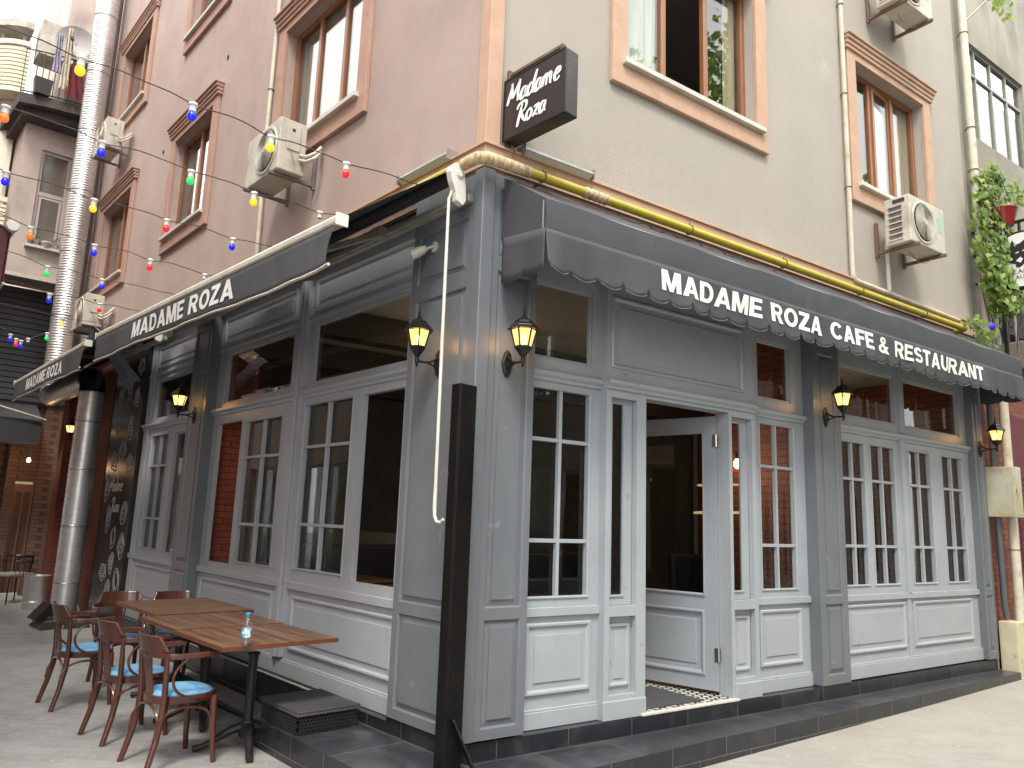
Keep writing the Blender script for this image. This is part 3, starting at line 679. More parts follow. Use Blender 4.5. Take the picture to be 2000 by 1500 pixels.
# the open door
door = MB(FX); W_ = .96
door.frame(-W_, 0, .285, 2.605, 0, -.022, .022, 0, (.125, .125, .12, .14)); door.box(-W_ + .125, -.125, -.022, .022, .93, 1.06)
door.rect(-W_ + .118, -.118, .40, .935, [(0, .022), (0, .032), (.012, .038), (.026, .034), (.034, .014), (.085, .012), (.086, .02), (.09, .021)])
door.rect(-W_ + .118, -.118, .40, .935, [(0, -.022), (0, -.032), (.012, -.038), (.026, -.034), (.034, -.014)])
door.rect(-W_ + .112, -.112, 1.05, 2.475, [(0, .022), (0, .034), (.012, .036), (.022, .02), (.022, .004)], cap=False)
d_ = door.build('door', mat('shaded_door_paint', (.265, .295, .325), .34, col2=(.29, .32, .35), scale=3), BLD, bevel=.002)  # the frame's grey paint, darkened to put the doorway shade into its colour
d_.location = (2.652, .165, 0); d_.rotation_euler = (0, 0, math.radians(-74))
mb = MB(FX); mb.box(-W_ + .12, -.12, -.003, .003, 1.06, 2.47); mb.build('glass', GLASS, d_)
BRASS = mat('satin_nickel', (.62, .58, .5), .3, 1.0)
for z in (.52, 2.33):
    mb = MB(FX); mb.box(-.035, -.002, .0225, .026, z, z + .11); mb.tube([(.004, .027, z), (.004, .027, z + .11)], .007, 8); mb.box(.008, .02, .018, .024, z, z + .11); mb.build('hinge', BRASS, d_)
mb = MB(FX); mb.tube([(-W_ + .06, .022, 1.18), (-W_ + .06, .07, 1.18)], .008); mb.tube([(-W_ + .06, .065, 1.18), (-W_ + .17, .065, 1.18)], .009); mb.box(-W_ + .04, -W_ + .08, .0225, .027, 1.08, 1.26); mb.build('handle', BRASS, d_)

# left facade
def mull(mb):
    for u, w in ((2.735, .03), (2.79, .035), (2.85, .03)): mb.box(u - w / 2 - .008, u + w / 2 + .008, -.125, -.075 + (.02 if u == 2.79 else 0), .36, 3.86)
bay(FL, -.12, .83, 2.90, .21, 4.07, [(1.80, 2.665, 1.14, 2.63, [2.235], [2.235, 1.53], 'sash'), (1.02, 1.64, 1.10, 2.63, [], [], 'hole'), (1.02, 2.62, 2.83, 3.42, [], [], 'fixed')],
    [(.93, 2.62, .44, .90), (.93, 2.62, 3.545, 3.85)], [(.21, .335, .022), (.335, .35, .012), (.955, 1.02, .030), (2.70, 2.78, .05), (3.455, 3.49, .02)], PAINTL, mull)
bay(FL, -.12, 2.90, 4.95, .21, 4.07, [(3.14, 4.02, 1.12, 2.57, [3.58], [2.19, 1.50], 'sash'), (4.13, 4.80, 1.08, 2.60, [], [], 'hole'), (3.04, 4.72, 2.83, 3.42, [], [], 'fixed')],
    [(3.02, 4.84, .44, .90), (3.02, 4.84, 3.545, 3.85)], [(.21, .335, .022), (.335, .35, .012), (.955, 1.02, .030), (2.70, 2.78, .05), (3.455, 3.49, .02)], PAINTL)
bay(FL, -.12, 5.50, 7.53, .21, 4.07, [(6.46, 7.14, 1.12, 2.60, [6.8], [2.19, 1.50], 'sash'), (5.72, 6.24, 1.08, 2.60, [], [], 'fixed'), (5.80, 7.2, 2.83, 3.38, [], [], 'fixed')],
    [(5.62, 7.2, .44, .90), (5.62, 7.2, 3.545, 3.85)], [(.21, .335, .022), (.335, .35, .012), (.955, 1.02, .030), (2.70, 2.78, .05), (3.455, 3.49, .02)], PAINTL,
    lambda mb: [mb.box(u, u + .035, -.12, -.095, .36, 3.9) for u in (7.28, 7.35, 7.43)])
# plinth under the joinery
mb = MB(FL); mb.box(-.0, 7.53, -.16, -.028, .10, .208); mb.add([(-.02, -.02, .1), (.86, -.02, .1), (.86, -.02, .248), (-.02, -.02, .248)], [(0, 1, 2, 3)]); mb.box(4.93, 5.52, -.1, -.02, -.12, .208); mb.box(1.70, 7.53, -.16, -.0285, -.12, .10); mb.build('plinth', BLACKTILEL, BLD)
mb = MB(FR); mb.box(.02, 7.40, -.16, -.02, .10, .233); mb.box(3.86, 4.34, -.1, -.015, .1, .248); mb.build('plinth', BLACKTILE, BLD)
mb = MB(FR); mb.box(1.60, 2.72, -.06, -.012, .234, .252); mb.build('threshold', MARBLE, BLD, bevel=.003)
mb = MB(FL); mb.tube([(1.72, -.02, .215), (4.93, -.02, .215)], .008, 6); mb.build('edge_strip', CREAM, BLD)

# chalk wall and red brick beyond
mb = MB(FL); mb.box(7.535, 9.02, -.12, -.05, -.1, 4.05); bd = mb.build('chalkboard_wall', mat('chalkboard', (.022, .023, .025), .22, col2=(.035, .036, .038), scale=2), BLD)
CHALK = mat('chalk', (.42, .42, .41), .9)
mb = MB(FL); rr = random.Random(12)
def squig(cx, cz, rx, rz_, k):
    for q in range(2 + (k % 3)):
        a0 = rr.uniform(0, 6); sc = 1 - .33 * q; n = 22; pts = []
        for i in range(n + 1):
            a = a0 + 2 * PI * i / n; w = 1 + .14 * math.sin((2 + k % 4) * a + k)
            pts.append((cx + rx * sc * w * math.cos(a), -.046, cz + rz_ * sc * w * math.sin(a) + (.1 * rz_ * q)))
        mb.ribbon(pts, .003, .014, up=(0, 1, 0))
    if k % 2:
        for q in range(4): mb.ribbon([(cx - rx * .6, -.046, cz - rz_ * .5 + q * rz_ * .3), (cx, -.046, cz - rz_ * .42 + q * rz_ * .3), (cx + rx * .6, -.046, cz - rz_ * .52 + q * rz_ * .3)], .003, .011, up=(0, 1, 0))
cells = [(7.75, .62), (8.1, .85), (7.72, 1.1), (8.45, .7), (7.78, 1.55), (8.5, 1.45), (8.15, 1.2), (7.8, 2.25), (8.2, 2.45), (7.95, 2.75), (8.55, 2.3), (7.8, 3.2), (8.2, 3.4), (8.6, 3.3), (8.6, 2.85), (7.75, 3.65), (8.15, .45), (8.75, 1.9)]
for k, (cu, cz) in enumerate(cells): squig(cu, cz, rr.uniform(.10, .17), rr.uniform(.11, .2), k)
mb.build('chalk_drawings', CHALK, bd, normals=False)
mb = MB(FL)
script(mb, 'Madame', lambda x, y: (8.62 - x, -.044, 1.86 + y), .20, .065, 0, sx=.85); script(mb, 'Roza', lambda x, y: (8.42 - x, -.044, 1.56 + y), .20, .065, 0, sx=.85)
mb.build('chalk_lettering', LETTER, bd, normals=False)
BRICKL = brick_mat('red_brick_facade', (.19, .045, .03), (.15, .038, .028), (.07, .04, .035), .24, .075, .011, 'L', .8, .6)
mb = MB(FL); mb.box(9.02, 12.2, -.12, -.04, -.1, 4.05); mb.build('brick_wall', BRICKL, BLD)
mb = MB(FL); mb.box(11.35, 11.75, -.04, .08, -.1, 4.0); mb.build('brick_pier', BRICKL, BLD)

# ---- inside the cafe
mb = MB()
mb.add([(7.4, .16, .25), (0.3, .16, .25), tuple(FL(.3, -.16, .25)), tuple(FL(9, -.16, .25)), (7.4, 9, .25)], [(0, 1, 2, 3, 4)])
mb.build('cafe_floor', mat('cafe_floor_boards', (.16, .10, .06), .4, col2=(.10, .06, .04), scale=3), BLD)
mb = MB(); mb.add([(7.4, .16, 3.62), (0.2, .16, 3.62), tuple(FL(.2, -.16, 3.62)), tuple(FL(9, -.16, 3.62)), (7.4, 9, 3.62)], [(0, 1, 2, 3, 4)]); mb.build('cafe_ceiling', CEILIN, BLD)
mb = MB()
for k in range(1, 5): p = FL(1.0 + 1.6 * k, -.2, 0); mb.box(p.x + .0, 7.2, p.y, p.y + .22, 3.34, 3.61)
mb.build('ceiling_beams', mat('dark_beam', (.035, .03, .035), .6, col2=(.05, .04, .04), scale=4, stretch=(.3, 6, 6)), BLD)
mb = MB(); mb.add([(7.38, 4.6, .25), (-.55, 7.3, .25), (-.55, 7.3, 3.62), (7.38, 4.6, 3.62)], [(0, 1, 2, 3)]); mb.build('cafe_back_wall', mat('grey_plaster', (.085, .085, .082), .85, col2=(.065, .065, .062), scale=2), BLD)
mb = MB(FL); mb.box(4.97, 5.07, -.62, -.18, .25, 3.6); mb.build('brick_partition', BRICKI, BLD)
mb = MB(); mb.box(3.93, 4.03, .2, 1.15, .25, 3.6); mb.build('brick_partition', BRICKR, BLD)
mb = MB(); mb.box(7.25, 7.38, .15, 4.4, .25, 3.6); mb.build('brick_wall_inside', BRICKR, BLD)
TILEP = brick_mat('patterned_threshold_tiles', (.62, .61, .57), (.52, .51, .48), (.03, .03, .035), .07, .07, .022, 'G', .3, .1, rot=.785)
mb = MB(); mb.box(1.60, 2.75, .06, 1.5, .248, .253); mb.build('threshold_tiles', TILEP, BLD)
mat_ = MB().box(1.68, 2.36, .10, .66, .254, .264).build('door_mat', mat('charcoal_mat', (.05, .052, .06), .95, col2=(.075, .078, .085), scale=60, bump=.8, bscale=300), bevel=.003)
tag(mat_, 'charcoal door mat lying on patterned tiles inside the open doorway', 'door mat')
# simple tables and benches dimly seen through the panes
def cafe_table(x, y, rz, label, tw=.7, td=.7):
    t = thing('cafe_table', label, 'table', (x, y, .25), rz, 'tables inside the cafe')
    MB().box(-tw / 2, tw / 2, -td / 2, td / 2, .72, .75).build('tabletop', TABLEW, t, bevel=.004)
    mb = MB(); mb.lathe([(.028, .02), (.028, .72)], n=10); mb.build('column', CASTI, t, smooth=True)
    mb = MB()
    for k in range(4): a = k * PI / 2 + .78; mb.tube([(0, 0, .07), (.12 * math.cos(a), .12 * math.sin(a), .06), (.3 * math.cos(a), .3 * math.sin(a), .012)], [.03, .025, .016], 6)
    mb.build('foot', CASTI, t, smooth=True)
    return t
p = FL(2.0, -.85, 0); cafe_table(p.x, p.y, RZ_L, 'brown wooden cafe table inside the open window beside the corner pilaster')
p = FL(3.1, -1.0, 0); cafe_table(p.x, p.y, RZ_L, 'brown cafe table behind the six-pane sash near the fluted mullion')
cafe_table(1.0, .95, 0, 'brown cafe table behind the glazing between corner and doorway', .6, .6)
cafe_table(5.4, 1.2, 0, 'brown cafe table behind the four barred sashes')
def bench(x, y, rz, w, label):
    t = thing('upholstered_bench', label, 'bench', (x, y, .25), rz, 'dark benches inside the cafe')
    NAVY = mat('navy_leather', (.015, .018, .028), .4, col2=(.02, .024, .035), scale=5)
    MB().box(-w / 2, w / 2, -.25, .25, .12, .46).build('seat', NAVY, t, bevel=.04, seg=3)
    MB().box(-w / 2, w / 2, .25, .36, .12, 1.05).build('backrest', NAVY, t, bevel=.04, seg=3)
    MB().box(-w / 2 + .05, w / 2 - .05, -.2, .3, 0, .12).build('base', DARKIN, t)
p = FL(3.7, -1.5, 0); bench(p.x, p.y, RZ_L + PI / 2, 1.5, 'dark bench seen through the open window beside the corner pilaster')
bench(5.3, 2.0, 0, 1.9, 'dark navy bench behind the four barred sashes')
bench(2.7, 2.4, 0, 1.5, 'dark navy bench seen through the glass of the open door')
mb = MB(FL); mb.box(4.0, 6.6, -2.5, -2.4, .25, 1.42); mb.build('low_partition', mat('cream_partition', (.30, .28, .23), .8), BLD)
# warm lamps inside
def sconce(x, y, z, label, en=3, off=(0, -.08, -.02)):
    t = thing('interior_lamp', label, 'lamp', (x, y, z), 0, 'warm lamps inside the cafe')
    mb = MB(); mb.lathe([(.01, -.05), (.028, -.03), (.03, .02), (.012, .05)], n=12); mb.build('bulb', emit_mat('warm_bulb', (1, .55, .2), 14), t, smooth=True)
    mb = MB(); mb.lathe([(.045, .05), (.012, .07), (.006, .12)], n=12); mb.build('holder', BLACKMET, t, smooth=True)
    L_ = bpy.data.lights.new('glow', 'POINT'); L_.energy = en; L_.color = (1, .62, .34); L_.shadow_soft_size = .06
    lo = bpy.data.objects.new('glow', L_); COL.objects.link(lo); lo.parent = t; lo.location = off
sconce(5.9, 1.5, 2.85, 'small warm lamp glowing behind the barred sashes near the far end')
sconce(3.85, .9, 2.3, 'small warm lamp glowing on the brick beside the open door', 4, (-.35, -.15, -.1))
p = FL(2.4, -2.2, 0)
sconce(1.6, 3.2, 3.1, 'added warm lamp brightening the ceiling deep behind the large glazed corner bays', 2.5)  # unseen lamp, added to lift the dark ceiling
sconce(5.3, 3.4, 3.0, 'added warm lamp deep in the room behind the barred sashes', 3)  # also an added lamp, brightens the ceiling and brick
p = FL(2.0, -1.3, 0); sconce(p.x, p.y, 3.36, 'added warm lamp lighting the ceiling behind the transom over the tables', 1.6)  # extra lamp put in near the ceiling only to light it
rg = thing('ring_lamp', 'brass double-ring lamp hanging behind the sidelight next to the open door', 'ring lamp', (3.38, .75, 0))
GOLD = mat('brass_tube', (.75, .5, .2), .3, 1.0, emit=((1, .65, .25), .3))
for z, r in ((2.05, .20), (1.78, .24)):
    mb = MB(); mb.tube(arc(0, 0, r, 0, 2 * PI * 23 / 24, 23, lambda x, y: (x, y, z + .05 * x)), .012, 6, closed=True); mb.build('ring', GOLD, rg, smooth=True)
mb = MB(); mb.tube([(0, 0, 2.05), (0, 0, 3.6)], .004, 5); [mb.tube([(0, 0, 2.25), (r * math.cos(a), r * math.sin(a), z)], .003, 4) for z, r in ((2.05, .2), (1.78, .24)) for a in (0, 2.1, 4.2)]; mb.build('cable', BLACKMET, rg)

# ================================================================== AWNINGS
# fixed box awning over the door side
aw = thing('box_awning', 'charcoal box awning lettered MADAME ROZA CAFE & RESTAURANT over the open door', 'awning', (.17, 0, 3.5))
AF = lambda u, o, z: Vector((u - .17, -o, z - 3.5))
A0, A1 = .17, 7.36; OF = .50
mb = MB(AF); n = 60
vs = []
for i in range(n + 1):
    u = A0 + (A1 - A0) * i / n; sg = .012 * math.sin(i * .9) * math.sin(PI * i / n)
    vs += [(u, -.02, 4.072), (u, OF * .5, 3.905 - .006 + sg * .3), (u, OF, 3.735 + .004 * math.sin(i * .7)), (u, OF + .006, 3.62), (u, OF + .002, 3.522)]
mb.add(vs, [(5 * i + k, 5 * i + 5 + k, 5 * i + 6 + k, 5 * i + 1 + k) for i in range(n) for k in range(4)])
for u in (A0, A1): mb.add([(u, -.02, 4.072), (u, OF, 3.735), (u, OF, 3.522), (u, -.02, 3.60)], [(0, 1, 2, 3)])
mb.build('cover', FABRIC, aw, smooth=30, normals=False)
mb = MB(AF); mb.tube([(A0 + .01, OF - .012, 3.53), (A1 - .01, OF - .012, 3.53)], .012, 6); mb.tube([(A0 + .01, OF - .012, 3.73), (A1 - .01, OF - .012, 3.73)], .012, 6)
for k in range(7): u = A0 + .02 + (A1 - A0 - .04) * k / 6; mb.tube([(u, 0, 3.60), (u, OF - .015, 3.53)], .010, 6); mb.tube([(u, OF - .014, 3.53), (u, OF - .014, 3.73)], .010, 6)
mb.build('rib_frame', TIN, aw)
def vwave(u, z):
    t = (3.525 - z) / .27
    edge = math.exp(-((u - .5) / .55) ** 2)
    return OF + .006 + t * (.016 * math.sin(u * 5.2 + .6) + .010 * math.sin(u * 13.1) + .006 * math.sin(u * 27 + 2 * math.sin(u * 3)) + .03 * edge * math.sin(u * 7.5 + 1.0) + .012 * math.sin(u * 2.1))
SC = .232
sagv = lambda u: .008 * math.sin(u * 1.9 + 1) + .006 * math.sin(u * 4.3)
mb = MB(AF); m_ = 300; vs = []; nr = 9
for i in range(m_ + 1):
    u = A0 + (A1 - A0) * i / m_; ph = ((u - A0) % SC) / SC
    zb = 3.262 - .042 * math.sin(PI * min(1, ph * 1.02)) ** .6 + sagv(u)
    if ph < .03 or ph > .97: zb = 3.295
    for k in range(nr + 1):
        z = 3.525 + (zb - 3.525) * k / nr; vs.append((u, vwave(u, z), z))
mb.add(vs, [((nr + 1) * i + k, (nr + 1) * (i + 1) + k, (nr + 1) * (i + 1) + k + 1, (nr + 1) * i + k + 1) for i in range(m_) for k in range(nr)])
# end valances
for U in (A0 - .004, A1 + .004):
    vs = []
    for i in range(25):
        o = .02 + (OF - .01) * i / 24
        zt = 3.595 - .07 * i / 24; zb = 3.255 - .030 * math.sin(PI * ((i % 12) / 12)) ** .6 + .012 * (24 - i) / 24
        for k in range(6): vs.append((U - .008 * math.sin(i * .35) * k / 5, o, zt + (zb - zt) * k / 5))
    mb.add(vs, [(6 * i + k, 6 * i + 6 + k, 6 * i + 7 + k, 6 * i + 1 + k) for i in range(24) for k in range(5)])
val = mb.build('valance', FABRIC, aw, smooth=50, normals=False)
sv = val.modifiers.new('thick', 'SOLIDIFY'); sv.thickness = .0025
mb = MB(AF)
for i in range(int((A1 - A0) / SC) + 1):   # pale hem along every scallop
    u0_ = A0 + SC * i; pts = []
    for k in range(1, 12):
        u = u0_ + SC * k / 12
        if u > A1: break
        zb = 3.262 - .042 * math.sin(PI * min(1, k / 12 * 1.02)) ** .6 + sagv(u); pts.append((u, vwave(u, zb) + .003, zb + .004))
    if len(pts) > 2: mb.tube(pts, .0035, 5)
mb.build('hem', mat('hem_piping', (.16, .165, .175), .6), val)
mb = MB(AF); T0, T1 = 1.24, 6.30
heavy(mb, 'MADAME ROZA CAFE & RESTAURANT', lambda x, y, e: (T0 + x * (T1 - T0), vwave(T0 + x * (T1 - T0), 3.325 + y * .160) + .007 + e, 3.325 + y * .160), .07)
mb.build('lettering', LETTER, val, normals=False)
mb = MB(AF)    # pale stitched seam on the end cheek
mb.tube([(A0 - .003, OF - .02, 3.725), (A0 - .003, OF - .02, 3.53)], .004, 5); mb.build('seam', mat('pale_stitching', (.28, .28, .28), .8), aw)

# two retractable awnings on the street side
def retract(ua, ub, ta, tb, za, zb, label, crank):
    root = thing('folding_arm_awning', label, 'awning', FL(ua, 0, 3.5), RZ_L, 'folding-arm awnings on the street side')
    fr = lambda u, o, z: Vector((ua - u, -o, z - 3.5))
    Z = lambda u: za + (zb - za) * (u - ua) / (ub - ua)
    mb = MB(fr); n = 30; vs = []
    for i in range(n + 1):
        u = ua + (ub - ua) * i / n
        for k in range(7):
            t = k / 6; vs.append((u - (.14 * (1 - t) if i == 0 and crank else 0), .10 + t * .82, 4.115 + (Z(u) + .035 - 4.115) * t - .015 * math.sin(PI * t) * (.6 + .4 * math.sin(i * .8)) * (i > 0)))
    mb.add(vs, [(7 * i + k, 7 * i + 7 + k, 7 * i + 8 + k, 7 * i + 1 + k) for i in range(n) for k in range(6)])
    c = mb.build('cover', FABRICD, root, smooth=50, normals=False); c.modifiers.new('thick', 'SOLIDIFY').thickness = .003
    mb = MB(fr); mb.tube([(ua + .02 - (.16 if crank else 0), .105, 4.055), (ub - .02, .105, 4.055)], .052, 12); mb.build('roller', FABRICD, root, smooth=True)
    mb = MB(fr); mb.box(ua - (.19 if crank else .02), ub + .02, .0, .05, 3.855, 3.915); mb.box(ua + .05, ub - .05, .05, .075, 3.865, 3.905)
    mb.build('back_bar', mat('grey_cream_metal', (.36, .34, .30), .5, col2=(.27, .25, .22), scale=6), root, bevel=.004)
    mb = MB(fr); mb.rings([[(u, .92 + a, Z(u) + b) for a, b in ((-.035, -.02), (-.035, .03), (-.015, .045), (.03, .045), (.045, .02), (.045, -.015), (.03, -.03))] for u in (ua, ub)])
    mb.build('front_bar', CREAM, root, bevel=.004)
    for u in (ua - .012, ub + .002):
        mb = MB(fr); mb.box(u, u + .012, .88, .97, Z(u) - .035, Z(u) + .05); mb.build('end_cap', WHITEP, root, bevel=.003)
    vw = lambda u, t: .955 + t * (.012 * math.sin(u * 3.1) + .006 * math.sin(u * 9)) + .02 * t * math.exp(-((u - ua) / .4) ** 2) * math.sin(u * 6)
    zbm = lambda u: Z(u) - .30 - .008 * math.sin(u * 1.2)
    mb = MB(fr); n = 90; vs = []
    for i in range(n + 1):
        u = ua + .03 + (ub - ua - .04) * i / n + 0
        for k in range(7):
            t = k / 6; uu = u + (.05 * math.sin(PI * t * .8) if i == 0 else 0); vs.append((uu, vw(u, t), Z(u) - .02 + (zbm(u) - Z(u) + .02) * t))
    mb.add(vs, [(7 * i + k, 7 * i + 7 + k, 7 * i + 8 + k, 7 * i + 1 + k) for i in range(n) for k in range(6)])
    v = mb.build('valance', FABRIC, root, smooth=60, normals=False); v.modifiers.new('thick', 'SOLIDIFY').thickness = .002
    mb = MB(fr); mb.tube([(ua + .01 + (ub - ua - .02) * i / 30, vw(ua + (ub - ua) * i / 30, 1), zbm(ua + (ub - ua) * i / 30)) for i in range(31)], .011, 8); mb.build('bottom_rod', CREAM, root, smooth=True)
    mb = MB(fr)
    def tp(x, y, e):
        u = ta + (tb - ta) * x; z = zbm(u) + .065 + y * .175; t = (Z(u) - .02 - z) / .28; return (u, vw(u, t) + .006 + e, z)
    heavy(mb, 'MADAME ROZA', tp); mb.build('lettering', LETTER, v, normals=False)
    for sgn, uu in ((1, ua + .9), (-1, ub - .9)):    # jointed arms
        mb = MB(fr); e = (uu + sgn * .95, .42, 3.80)
        mb.ribbon([(uu, .09, 3.885), e], .055, .03); mb.ribbon([e, (uu + sgn * .15, .90, Z(uu) - .0)], .05, .028); mb.lathe([(.035, -.035), (.035, .035)], e, 10); mb.box(uu - .06, uu + .06, .05, .14, 3.84, 3.93)
        mb.build('folding_arm', mat('grey_cream_metal', (.36, .34, .30), .5), root, bevel=.004)
    # end housing and crank
    prof = [(.075, 4.09), (.11, 4.115), (.15, 4.115), (.185, 4.085), (.195, 4.04), (.175, 3.97), (.14, 3.90), (.13, 3.84), (.07, 3.82), (.045, 3.86), (.05, 3.95)]
    for u in ((ua - .20, ub + .02) if crank else (ua - .07, ub + .01)):
        mb = MB(fr); mb.rings([[(u, a + .03, b - .02) for a, b in prof], [(u + .055, a + .03, b - .02) for a, b in prof]]); mb.lathe([(.03, -.004), (.026, -.012)], (u, .145, 4.02), 16, 'x'); mb.build('bracket_cover', WHITEP, root, bevel=.006, seg=2)
    if crank:
        mb = MB(fr); u = ua - .155; mb.tube([(u, .16, 3.95), (u, .185, 3.86), (u, .195, 3.83)], .009, 8)
        mb.tube([(u, .195, 3.84), (u + .0, .19, 3.0), (u, .185, 2.35), (u, .18, 1.80)], .0115, 8); mb.build('crank_rod', WHITEP, root, smooth=True)
        mb = MB(fr); mb.tube([(u, .18, 1.82), (u, .18, 1.70), (u - .005, .18, 1.64), (u - .03, .18, 1.605), (u - .07, .18, 1.60), (u - .10, .18, 1.62)], [.013, .013, .011, .010, .010, .009], 8); mb.build('crank_handle', WHITEP, root, smooth=True)
    return root
retract(.30, 6.12, 4.60, 1.93, 3.49, 3.645, 'long charcoal folding-arm awning with cream bar beside the building corner', True)
retract(6.62, 11.30, 10.20, 7.78, 3.635, 3.645, 'farther, shorter-looking charcoal folding-arm awning above the steel duct', False)
# loose cloth flap in the gap between them
mb = MB(FL); vs = []
for i in range(9):
    for k in range(8):
        u = 6.05 + .62 * i / 8; t = k / 7
        vs.append((u, .96 - .55 * t + .05 * math.sin(i * .8), 3.70 + .10 * math.sin(PI * i / 8) * (1 - t) - .55 * t ** 1.5 + .03 * math.sin(i * 1.3 + k)))
mb.add(vs, [(8 * i + k, 8 * i + 8 + k, 8 * i + 9 + k, 8 * i + 1 + k) for i in range(8) for k in range(7)])
fl = mb.build('cloth_flap', mat('slate_blue_cloth', (.09, .11, .14), .8, col2=(.11, .13, .16), scale=4), smooth=60, normals=False)
fl.modifiers.new('thick', 'SOLIDIFY').thickness = .003
tag(fl, 'loose slate-blue cloth flap draped between the two folding-arm awnings', 'cloth')

# ================================================================== HANGING SIGN
sg = thing('hanging_sign', 'black box sign with white script Madame Roza on a rusty bracket at the corner', 'sign', (.16, -.0, 4.55), 0)
dv = Vector((.08, -.605, 0)).normalized(); nv = Vector((-dv.y, dv.x, 0)) * -1   # nv: face looking at the viewer's side
if nv.x > 0: nv = -nv
SFR = lambda a, b, z: dv * a + nv * b + Vector((-.035, 0, z - 4.55))
mb = MB(SFR); mb.box(.02, .635, -.125, 0, 4.31, 4.79); mb.build('case', mat('sign_black', (.016, .015, .017), .28, col2=(.03, .028, .03), scale=6, stain=((.12, .12, .12), 9, .66, .8, .3)), sg, bevel=.008, seg=2)
mb = MB(SFR); mb.frame(.02, .635, 4.31, 4.79, .012, 0, .006); mb.build('edge_strip', BLACKMET, sg)
mb = MB(SFR); mb.add([(.034, .002, 4.323), (.622, .002, 4.323), (.622, .002, 4.778), (.034, .002, 4.778)], [(0, 1, 2, 3)]); mb.build('face', mat('sign_face', (.03, .024, .026), .25), sg)
mb = MB(SFR)
script(mb, 'Madame', lambda x, y: (.055 + x, .006, 4.575 + y), .165, .085, 0, .18, 0, .86)
script(mb, 'Roza', lambda x, y: (.15 + x, .006, 4.39 + y), .155, .085, 0, .18, 0, .86)
mb.build('lettering', mat('sign_white', (.88, .86, .86), .5), sg, normals=False)
mb = MB(SFR); mb.box(-.01, .56, -.075, -.045, 4.85, 4.875); mb.box(.0, .03, -.085, -.035, 4.30, 4.90); mb.box(.53, .56, -.075, -.045, 4.79, 4.85); mb.box(.14, .165, -.07, -.05, 4.79, 4.85)
mb.tube([(.05, -.06, 4.31), (.09, -.06, 4.24), (.07, -.06, 4.2)], .006, 6); mb.build('bracket', RUSTY, sg, bevel=.003)

# ================================================================== PIPES
gp = thing('gas_pipe', 'yellow gas pipe with taped joints running round the corner above the awnings', 'gas pipe', (0, 0, 4.1))
def cpt(q, z): p = FL((-q - NL.y * q) / DL.y, q, 0); return (p.x, p.y, z)
cor = cpt(.115, 0)
L0 = FL(3.2, .115, 0); La = FL(.10, .115, 0)
mb = MB(); mb.tube([(L0.x, L0.y, .0), (La.x, La.y, .0)], .036, 14); mb.tube([(.30, -.115, 0), (.82, -.115, .0)], .036, 14); mb.tube([(1.05, -.115, 0), (6.82, -.115, 0)], .036, 14)
mb.tube([(6.80, -.115, 0), (6.86, -.113, 0), (6.88, -.08, 0), (6.88, -.0, 0)], .036, 12); mb.build('pipe', GASY, gp, smooth=True)
mb = MB(); c1 = Vector((cor[0], cor[1], 0))
pa = FL(.11, .115, 0); pb = Vector((.31, -.115, 0)); mb.tube([pa, pa.lerp(c1, .6), c1.lerp(pa, .16) + Vector((.006, .006, 0)), c1.lerp(pb, .12) + Vector((.0, .006, 0)), c1.lerp(pb, .5), pb], [.041, .044, .046, .045, .044, .041], 14)
mb.build('tape_wrap', mat('grubby_tape', (.62, .52, .34), .8, col2=(.38, .24, .13), scale=14, bump=.3, stretch=(3, 1, 1), fac=(.42, .6)), gp, smooth=True); mb = MB()
rr = random.Random(5)
N_ = 9; mb.tube([(.82 + .23 * i / N_, -.115, 0) for i in range(N_ + 1)], [.038 + .007 * (i % 2) for i in range(N_ + 1)], 12)
mb.build('tape_wrap', mat('grubby_tape', (.62, .52, .34), .8, col2=(.38, .24, .13), scale=14, bump=.3, stretch=(3, 1, 1), fac=(.42, .6)), gp, smooth=True)
for x in (.43, 2.0, 3.3, 4.6, 5.9):
    mb = MB(); mb.tube(arc(0, 0, .041, 0, 2 * PI * 19 / 20, 19, lambda a, b: (x, -.115 + a, b)), .005, 6, closed=True); mb.tube([(x, -.115, .04), (x, -.115, .065)], .007, 6); mb.box(x - .006, x + .006, -.08, -.0, -.045, -.033); mb.build('clamp', RUSTY, gp)
mb = MB(); mb.tube([(.15 + .05 * i, -.06 - .02 * math.sin(i), -.055 - .02 * math.sin(i * .55) ** 2 - .002 * i * (i < 20)) for i in range(60)], .005, 5); mb.tube([(.5 + .12 * i, -.075, -.05 - .025 * abs(math.sin(i * .42))) for i in range(50)], .004, 5)
cb = mb.build('slack_cable', mat('grey_cable', (.22, .2, .18), .6)); cb.location = (0, 0, 4.1); tag(cb, 'slack grey cables sagging behind the yellow gas pipe', 'cable')
def pipe(name, label, cat, pts, r, m_, fr, clamps=(), parent_loc=(0, 0, 0), n=12):
    mb = MB(fr); mb.tube(pts, r, n); o = mb.build(name, m_, smooth=True)
    tag(o, label, cat)
    for c in clamps:
        mb = MB(fr); mb.tube(arc(c[0], c[1], r + .003, 0, 2 * PI * 15 / 16, 15, lambda a, b: (a, b, c[2])), .006, 6, closed=True); mb.box(c[0] - .01, c[0] + .01, -.03, c[1], c[2] - .006, c[2] + .006); mb.build('clamp', RUSTY, o)
    return o
pipe('drain_pipe', 'thin white drain pipe running down the beige wall then along it to the vine', 'drain pipe', [(4.64, .015, 14), (4.64, .015, 4.33), (4.66, .018, 4.27), (4.72, .02, 4.255), (6.95, .02, 4.235)], .026, OFFW, FR, [(4.64, .015, 5.3), (4.64, .015, 6.4), (4.64, .015, 7.5)])
pipe('condensate_pipe', 'short white pipe dropping from the air conditioner to the yellow gas pipe', 'drain pipe', [(5.39, .0, 4.92), (5.39, .0, 4.27)], .025, WHITEP, FR)
